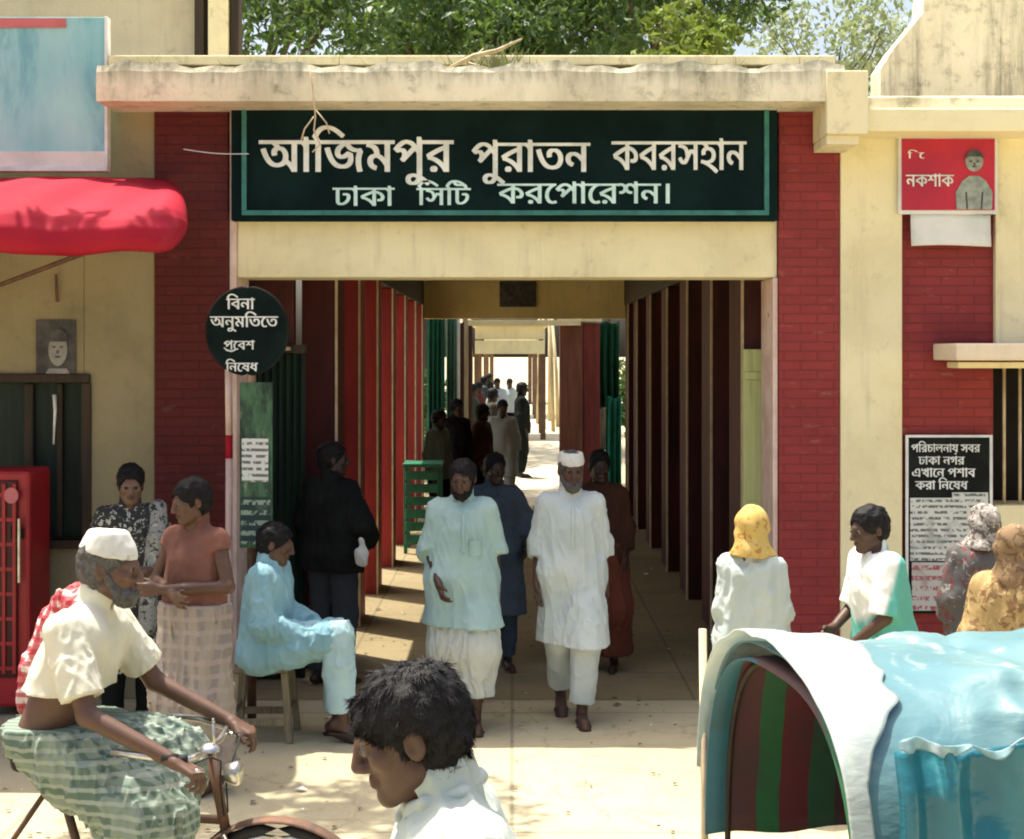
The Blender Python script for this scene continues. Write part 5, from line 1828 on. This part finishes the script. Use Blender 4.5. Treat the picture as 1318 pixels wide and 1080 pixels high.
for i, (lab, px, Y, h, rot, ca, cb, sk, hd) in enumerate(FARP):
    pose = dict(lkn=(.10, -.10, .52), lan=(.09, -.08, .09), rkn=(-.1, .0, .50), ran=(-.1, .14, .12)) if i not in (4, 7) else {}
    p = Person(lab, P_at(px, Y), rot, h, pose, skin=sk, vox=.013 if Y < 21 else .018, head=(8, 8))
    p.hair(HAIR, .6)
    p.top('shirt', ca, hem=.80 if i != 6 else .55, sleeve=1.7, loose=.03, seed=100 + i)
    p.legs('trousers', cb, hem=.06, loose=.02, seed=120 + i)

# ---- the young man passing close by
p = Person('young man with thick black hair in a white collared shirt passing close by', P_at(583, 2.86), -82, 1.705,
           dict(neck=(0, -.01, 1.45), head=(0, -.085, 1.555)), skin=1, vox=.0042, head=(-6, 18), curl=.5)
p.hair(HAIR, 1.3, fringe=.012, rough=.004, seed=31, strands=16000, slen=1.15)
CL_SHIRT = cloth('white_shirt_collar', (.44, .48, .43), (.36, .41, .37))
p.top('shirt', cloth('white_shirt_cotton', (.42, .46, .41), (.34, .39, .35)), hem=.80, sleeve=.95, loose=.026, amp=.010, seed=33)
Co = p.field()
nk = p.J['neck']
for sg_ in (-1, 1):
    Co.cap(nk + np.array([sg_ * .02, -.075, -.035]), nk + np.array([sg_ * .072, -.05, -.005]), .012, .014, .01)
    Co.cap(nk + np.array([sg_ * .072, -.05, -.005]), nk + np.array([sg_ * .074, .02, .012]), .014, .015, .01)
    Co.cap(nk + np.array([sg_ * .074, .02, .012]), nk + np.array([0, .060, .020]), .014, .013, .01)
    Co.cap(nk + np.array([sg_ * .03, -.09, -.06]), nk + np.array([sg_ * .085, -.03, -.02]), .010, .012, .02)
Co.displace(lambda x, y, z: .003 * np.sin(60 * x + 50 * z) * vnoise(x * 20, y * 20, z * 20, 5))
p.part('collar', Co, CL_SHIRT)
p.legs('trousers', BLUEGREY, hem=.05, loose=.015)
p.sandals(LEATHER)

# ---- cycle rickshaw puller
PULL = dict(pelvis=(0, .02, 1.00), lhip=(.09, .02, .97), rhip=(-.09, .02, .97), chest=(0, -.06, 1.27), neck=(0, -.13, 1.455), head=(0, -.20, 1.585),
            lsh=(.18, -.11, 1.39), rsh=(-.18, -.11, 1.39), lel=(.26, -.26, 1.13), rel=(-.25, -.22, 1.12), lwr=(.25, -.56, .99), rwr=(-.25, -.53, .975),
            lkn=(.12, -.36, .86), rkn=(-.12, -.40, .74), lan=(.11, -.22, .46), ran=(-.11, -.28, .30), lft=(.0, -1, -.25), rft=(0, -1, -.2), lpn=(0, -.2, -1), rpn=(0, -.2, -1))
p = Person('rickshaw puller in a white cap and short white shirt leaning to the handlebars', P_at(74, 5.2, 0.02), 82, 1.64, PULL, skin=0, vox=.0055, head=(5, 4), curl=1.15)
p.cap(CAPW, .080)
p.hair(HAIR_GR, .35, seed=44)
p.beard(HAIR_GR, .012)
p.top('shirt', cloth('cream_white_cotton', (.60, .58, .46), (.52, .50, .39)), hem=1.165, sleeve=.80, loose=.022, amp=.006, seed=45, skirt=False)
p.lungi('lungi', checks('green_check_lungi', (.19, .235, .185), (.08, .125, .095), (.30, .34, .28), 26, .32), top=1.045, hem=.46, loose=.012, amp=.014, seed=46)
p.drape('check_scarf', checks('red_white_check_scarf', (.62, .52, .47), (.42, .03, .04), (.40, .03, .05), 26, .42), [(-.02, -.10, 1.44), (.09, -.02, 1.44), (.13, .06, 1.36), (.12, .13, 1.20), (.11, .145, 1.08)], .052, amp=.010, seed=47)
PLX, PLY = X(74, 5.2), 5.2

# ---- the puller's cycle rickshaw
rk = empty('cycle_rickshaw', (PLX, PLY, 0.004), R(82 - 90))
tag(rk, 'cycle rickshaw with chrome handlebars ridden by the white capped puller', 'cycle rickshaw')
# local axes: +x is forward
s_ = 1.64 / 1.7
FR = MB()
hubf, hubb = Vector((.78, 0, .345)), Vector((-.34, 0, .345))
head_lo, head_hi = Vector((.60, 0, .66)), Vector((.545, 0, .93))
bb = Vector((.16, 0, .30))
seat_t = Vector((.0, 0, .83))
FR.tube([head_lo + Vector((-.01, 0, .04)), seat_t + Vector((.03, 0, -.12))], .016)
FR.tube([head_lo, bb], .017).tube([bb, seat_t], .016).tube([bb, hubb], .012).tube([seat_t, hubb], .010).tube([head_lo, head_hi], .019)
FR.tube([hubb, (-.9, 0, .40)], .02)
FR.build('frame', IRON, rk, smooth=True)
FK = MB()
for sg_ in (-1, 1):
    FK.tube([head_lo + Vector((0, sg_ * .03, 0)), hubf + Vector((-.05, sg_ * .05, .10)), hubf + Vector((0, sg_ * .05, 0))], .011)
FK.build('fork', STEEL, rk, smooth=True)
CB = MB()
for sg_ in (-1, 1):
    CB.tube([(.55, sg_ * .21, .94), (.60, sg_ * .16, .955), (.61, sg_ * .08, .92), (.59, sg_ * .03, .83), (.60, sg_ * .02, .72)], .003, 5)
CB.build('brake_cables', RUBBER, rk, smooth=True)
MD = MB()
MD.grid(lambda u, v: (.78 + .375 * math.cos(.3 + 2.2 * u), (v - .5) * .07, .345 + .375 * math.sin(.3 + 2.2 * u) - .012 * (2 * v - 1) ** 2), 24, 6)
MD.build('mudguard', IRON, rk, smooth=True, thick=.003)


def wheel(parent, c, r, name='wheel', axis_y=True):
    w = MB()
    w.tube([(c[0] + r * math.cos(2 * math.pi * k / 40), c[1], c[2] + r * math.sin(2 * math.pi * k / 40)) for k in range(41)], .019, 8, cap=False)
    w = w.build(name, RUBBER, parent, smooth=True)
    m2 = MB().tube([(c[0] + (r - .026) * math.cos(2 * math.pi * k / 40), c[1], c[2] + (r - .026) * math.sin(2 * math.pi * k / 40)) for k in range(41)], .010, 6, cap=False)
    m2.build('rim', STEEL, w, smooth=True)
    m3 = MB().tube([(c[0], c[1] - .05, c[2]), (c[0], c[1] + .05, c[2])], .022, 10)
    for k in range(18):
        a = 2 * math.pi * k / 18
        m3.tube([(c[0], c[1] + (.03 if k % 2 else -.03), c[2]), (c[0] + (r - .026) * math.cos(a + .3), c[1], c[2] + (r - .026) * math.sin(a + .3))], .0014, 4)
    m3.build('spokes', STEEL, w, smooth=True)
    return w


wheel(rk, hubf, .335)
HBm = MB()
hx, hz = .545, .965
HBm.tube([(.30, -.25, .985), (.42, -.255, .975), (.53, -.22, .955), (hx, -.10, .945), (hx, .10, .945), (.53, .22, .955), (.42, .255, .975), (.30, .25, .985)], .011, 10)
HBm.tube([head_hi, (hx, 0, .95)], .014)
HBm.build('handlebar', STEEL, rk, smooth=True)
for sg_ in (-1, 1):
    MB().tube([(.47, sg_ * .255, .975), (.52, sg_ * .24, .967)], .017, 10).tube([(.52, sg_ * .24, .967), (.545, sg_ * .225, .962)], .015, 10).build('grip', RUBBER, rk, smooth=True)
    MB().tube([(.53, sg_ * .20, .945), (.60, sg_ * .22, .925), (.60, sg_ * .29, .945)], .006, 6).build('brake_lever', STEEL, rk, smooth=True)
bl = MB()
bl.grid(lambda u, v: (.585 + .035 * math.sin(v * 1.57) * math.cos(u * 6.283), -.12 + .035 * math.sin(v * 1.57) * math.sin(u * 6.283), .965 + .026 * math.cos(v * 1.57)), 20, 8)
bl.build('bell', STEEL, rk, smooth=True)
MB().tube([(.60, .0, .86), (.64, .0, .86), (.65, 0, .86)], [.030, .042, .036], 16).build('headlamp', STEEL, rk, smooth=True)
MB().tube([(.60, -.12, .95), (.60, -.13, 1.06)], .005, 6).tube([(.60, -.13, 1.06), (.60, -.13, 1.075)], [.006, .004], 6).build('mirror_stem', STEEL, rk, smooth=True)
sd = SDF((-.2, -.14, .78), (.2, .14, .98), .008)
sd.cap((-.09, 0, .885), (.14, 0, .885), .075, .035, .02)
sd.plane_cut((0, 0, .915), (0, 0, 1)).plane_cut((0, 0, .85), (0, 0, -1))
V, Q = sd.mesh()
np_object('saddle', V, Q, RUBBER, rk)
ck = MB().tube([(.16, -.10, .30), (.22, -.10, .20)], .010, 6).tube([(.16, .10, .30), (.10, .10, .44)], .010, 6).tube([(.16, -.10, .30), (.16, .10, .30)], .012, 6)
ck.box(.17, .27, -.19, -.11, .18, .205).box(.05, .15, .11, .19, .435, .46)
ck.build('pedals', IRON, rk)
MB().box(-1.75, -.85, -.5, .5, .55, .62).box(-1.75, -1.65, -.5, .5, .621, 1.1).box(-1.6, -1.15, -.48, .48, .80, .90).build('passenger_seat', AWN, rk, bevel=.02)
for sg_ in (-1, 1):
    wheel(rk, (-1.35, sg_ * .56, .345), .335)

# ---- the second rickshaw: folding hood under plastic sheeting
AN = R(10)
fwd = Vector((-math.cos(AN), -math.sin(AN), 0))
lat = Vector((math.sin(AN), -math.cos(AN), 0))       # towards the camera
OR = Vector((X(921, 3.92), 3.92, 0))                  # far foot of the front hoop
HW, ZB, ZT = 1.0, .98, 1.585


def hood_pt(a, b, z):
    """a: metres back from the front hoop, b: 0 far side .. 1 near side"""
    p = OR - fwd * a + lat * (b * HW)
    return Vector((p.x, p.y, z))


def arch(t):
    """the hoop: t 0..1 from the far foot over the top to the near foot -> (b, z)"""
    ex = 3.0
    an = math.pi * (1 - t)
    c, s = math.cos(an), math.sin(an)
    b = .5 + .5 * math.copysign(abs(c) ** (2 / ex), c)
    z = ZB + (ZT - ZB) * abs(s) ** (2 / ex)
    return b, z


r2 = empty('hooded_rickshaw', hood_pt(.5, .5, 0.004), 0)
tag(r2, 'cycle rickshaw with its folding hood wrapped in blue plastic sheeting', 'cycle rickshaw')


def rpart(mb, name, mat, smooth=False, bevel=0, thick=0, parent=None):
    return spart(mb, name, mat, r2, bevel, smooth, thick)


HD = 1.0
# striped lining inside
m, nt, b = new_mat('striped_hood_lining')
v = coords(nt)
sxn = nt.nodes.new('ShaderNodeSeparateXYZ')
L(nt, v, sxn.inputs[0])
w = nt.nodes.new('ShaderNodeValToRGB')
el = w.color_ramp
el.interpolation = 'CONSTANT'
cols = [(0.0, (.015, .11, .14)), (.16, (.085, .028, .028)), (.30, (.012, .11, .035)), (.42, (.10, .014, .018)), (.58, (.015, .075, .035)), (.72, (.06, .018, .022)), (.86, (.015, .07, .085))]
el.elements[0].position = 0
el.elements[0].color = (*cols[0][1], 1)
el.elements[1].position = cols[1][0]
el.elements[1].color = (*cols[1][1], 1)
for pos, c_ in cols[2:]:
    e_ = el.elements.new(pos)
    e_.color = (*c_, 1)
fr_ = nt.nodes.new('ShaderNodeMath')
fr_.operation = 'FRACT'
L(nt, mth(nt, 'MULTIPLY', mth(nt, 'ADD', mth(nt, 'SUBTRACT', sxn.outputs[0], .0), mth(nt, 'MULTIPLY', noise(nt, v, 3, 2), .03)), 2.0), fr_.inputs[0])
L(nt, fr_.outputs[0], w.inputs[0])
L(nt, mix(nt, mth(nt, 'MULTIPLY', ramp(nt, noise(nt, v, 9, 5), .4, .7), .4), w.outputs[0], (.03, .03, .03)), b.inputs['Base Color'])
b.inputs['Roughness'].default_value = .6
LINING = m


def lin(u, v_):
    bb_, z = arch(.015 + .97 * u)
    bb_ = .5 + (bb_ - .5) * .99
    return hood_pt(-.03 + v_ * (HD + .0), bb_, z - .020 + .006 * math.sin(v_ * 22))


rpart(MB().grid(lin, 60, 24), 'hood_lining', LINING, smooth=True, thick=.004)
rpart(MB().add([hood_pt(HD - .02, .02, ZB - .3), hood_pt(HD - .02, .98, ZB - .3), hood_pt(HD - .02, .98, ZT - .08), hood_pt(HD - .02, .02, ZT - .08)], [(0, 1, 2, 3)]), 'hood_back', LINING, thick=.01)


def plastic(name, c1, c2, c3, rough=.22, transl=.25):
    m, nt, b = new_mat(name)
    v = coords(nt)
    c = mix(nt, ramp(nt, noise(nt, v, 2.2, 4, .5, .8), .35, .65), c1, c2)
    c = mix(nt, ramp(nt, noise(nt, v, 6, 6, .6, 1.0), .58, .72), c, c3)
    L(nt, c, b.inputs['Base Color'])
    b.inputs['Roughness'].default_value = rough
    b.inputs['Specular IOR Level'].default_value = .5
    t = nt.nodes.new('ShaderNodeBsdfTranslucent')
    L(nt, c, t.inputs['Color'])
    ms = nt.nodes.new('ShaderNodeMixShader')
    ms.inputs[0].default_value = transl
    L(nt, b.outputs[0], ms.inputs[1])
    L(nt, t.outputs[0], ms.inputs[2])
    L(nt, ms.outputs[0], nt.nodes['Material Output'].inputs[0])
    bump(nt, b, mth(nt, 'ADD', noise(nt, v, 6, 3, .5, .6), mth(nt, 'MULTIPLY', noise(nt, coords(nt, (1, 1, 2.5)), 22, 3, .5, .3), .25)), .45, .02)
    return m


BLUEPL = plastic('pale_blue_plastic', (.150, .275, .285), (.10, .225, .255), (.36, .43, .41), .42)
TEALPL = plastic('deep_teal_plastic', (.030, .21, .26), (.018, .13, .18), (.09, .36, .40))
WHITEPL = plastic('milky_white_plastic', (.56, .59, .53), (.44, .52, .50), (.62, .62, .56), .5, .4)


def rumple(p, k, seed=0):
    q = p * 1.0
    a = float(vnoise(np.array(q.x * 5.), np.array(q.y * 5.), np.array(q.z * 5.), seed)) - .5
    b2 = float(vnoise(np.array(q.x * 16.), np.array(q.y * 16.), np.array(q.z * 16.), seed + 1)) - .5
    return k * (a + .45 * b2)


def topc(u, v_):
    # plastic over the top: from the far side over to the near shoulder seam
    t = .20 + .74 * u
    bb_, z = arch(t)
    p = hood_pt(-.02 + v_ * (HD + .12), .5 + (bb_ - .5) * 1.03, z + .020 - .015 * v_ * v_)
    d_ = rumple(p, .055, 3) + .010 * (1 - abs(2 * float(vnoise(np.array(p.x * 11.), np.array(p.y * 11.), np.array(p.z * 8.), 9)) - 1)) ** 3
    d_ *= min(1.0, max(0.0, (v_ - .20) / .16))
    sag = -.010 * math.sin(v_ * math.pi * 3) ** 2 * math.sin(u * math.pi)
    return p + Vector((0, -.4 * d_, d_ + sag))


rpart(MB().grid(topc, 70, 80), 'hood_top', BLUEPL, smooth=True, thick=.003)


def band(u, v_):
    # white edging along the front hoop, wide over the shoulder
    t = .06 + .86 * u
    bb_, z = arch(t)
    wdt = .05 + (.18 + .02 * math.sin(u * 29) + .012 * math.sin(u * 67)) * math.sin(min(1, max(0, (u - .12) / .75)) * math.pi) ** 1.2
    p = hood_pt(-.045 + v_ * wdt, .5 + (bb_ - .5) * 1.055, z + .040 - .006 * v_)
    return p + Vector((0, 0, rumple(p, .035, 7)))


rpart(MB().grid(band, 80, 10), 'hood_edging', WHITEPL, smooth=True, thick=.004)


def sidec(u, v_):
    # deep teal side skirt, gathered under the shoulder seam
    g_ = .022 * math.sin(u * 60 + 2 * math.sin(u * 13)) * (1 - v_) ** 1.2 + .03 * math.sin(u * 17 + v_ * 3) * v_
    z = 1.515 - v_ * .65 + .012 * math.sin(u * 34)
    p = hood_pt(.03 + u * (HD + .12), 1.03 + .035 * v_, z)
    d_ = g_ + rumple(p, .05, 11)
    return p + lat * d_


rpart(MB().grid(sidec, 110, 40), 'hood_side_skirt', TEALPL, smooth=True, thick=.003)


def frill(u, v_):
    g_ = .012 * math.sin(u * 95 + 3 * math.sin(u * 11))
    p = hood_pt(.03 + u * (HD + .12), 1.03, 1.53 + .012 * math.sin(u * 23 + 1) + .006 * math.sin(u * 61) - v_ * (.016 + .010 * math.sin(u * 31) + .007 * math.sin(u * 83)))
    return p + lat * (g_ * (.3 + v_) + .022)


rpart(MB().grid(frill, 160, 5), 'hood_frill', plastic('frill_highlight_plastic', (.36, .50, .50), (.24, .42, .45), (.55, .62, .58), .35, .4), smooth=True, thick=.003)  # whitish tones paint highlights along the gathered edge
hp = MB()
for a_ in (0.03, .5, .93):
    hp.tube([hood_pt(a_, .5 + (arch(t / 40)[0] - .5) * .985, arch(t / 40)[1] - .030) for t in range(41)], .008, 8)
rpart(hp, 'hood_hoops', DKWOOD, smooth=True)
hp = MB()
hp.tube([hood_pt(-.02, -.015, ZB - .4), hood_pt(-.03, -.015, ZT - .02)], .010, 8)
rpart(hp, 'front_stay', PALE_EDGE, smooth=True)
# seat, body tub and wheels below
rpart(MB().grid(lambda u, v_: hood_pt(.25 + .7 * u, .06 + .88 * v_, .80 + .04 * math.sin(v_ * math.pi)), 8, 8), 'seat', AWN, smooth=True, thick=.08)
bt = MB()
P_ = [hood_pt(a_, b_, z_) for z_ in (.52, 1.0) for (a_, b_) in ((.05, .04), (.05, .96), (HD, .96), (HD, .04))]
bt.add(P_, [(0, 1, 2, 3), (1, 5, 6, 2), (2, 6, 7, 3), (3, 7, 4, 0)])
rpart(bt, 'body_tub', TEALPL, thick=.02)
for b_ in (-.08, 1.08):
    c_ = hood_pt(.55, b_, .345)
    w = MB()
    pts = [c_ + fwd * (.335 * math.cos(2 * math.pi * k / 40)) + Vector((0, 0, .335 * math.sin(2 * math.pi * k / 40))) for k in range(41)]
    wo = rpart(w.tube(pts, .019, 8, cap=False), 'wheel', RUBBER, smooth=True)
    m2 = MB().tube([c_ + lat * -.05, c_ + lat * .05], .022, 10)
    for k in range(18):
        a = 2 * math.pi * k / 18
        m2.tube([c_, c_ + fwd * (.32 * math.cos(a)) + Vector((0, 0, .32 * math.sin(a)))], .0014, 4)
    so = m2.build('spokes', STEEL, None, smooth=True)
    so.parent = wo
    so.matrix_parent_inverse = Matrix.Translation(-r2.location)
rpart(MB().tube([hood_pt(.55, -.08, .345), hood_pt(.55, 1.08, .345)], .018, 8).tube([hood_pt(.05, .5, .5), hood_pt(-1.0, .5, .40)], .02, 8), 'axle_and_chassis', IRON, smooth=True)
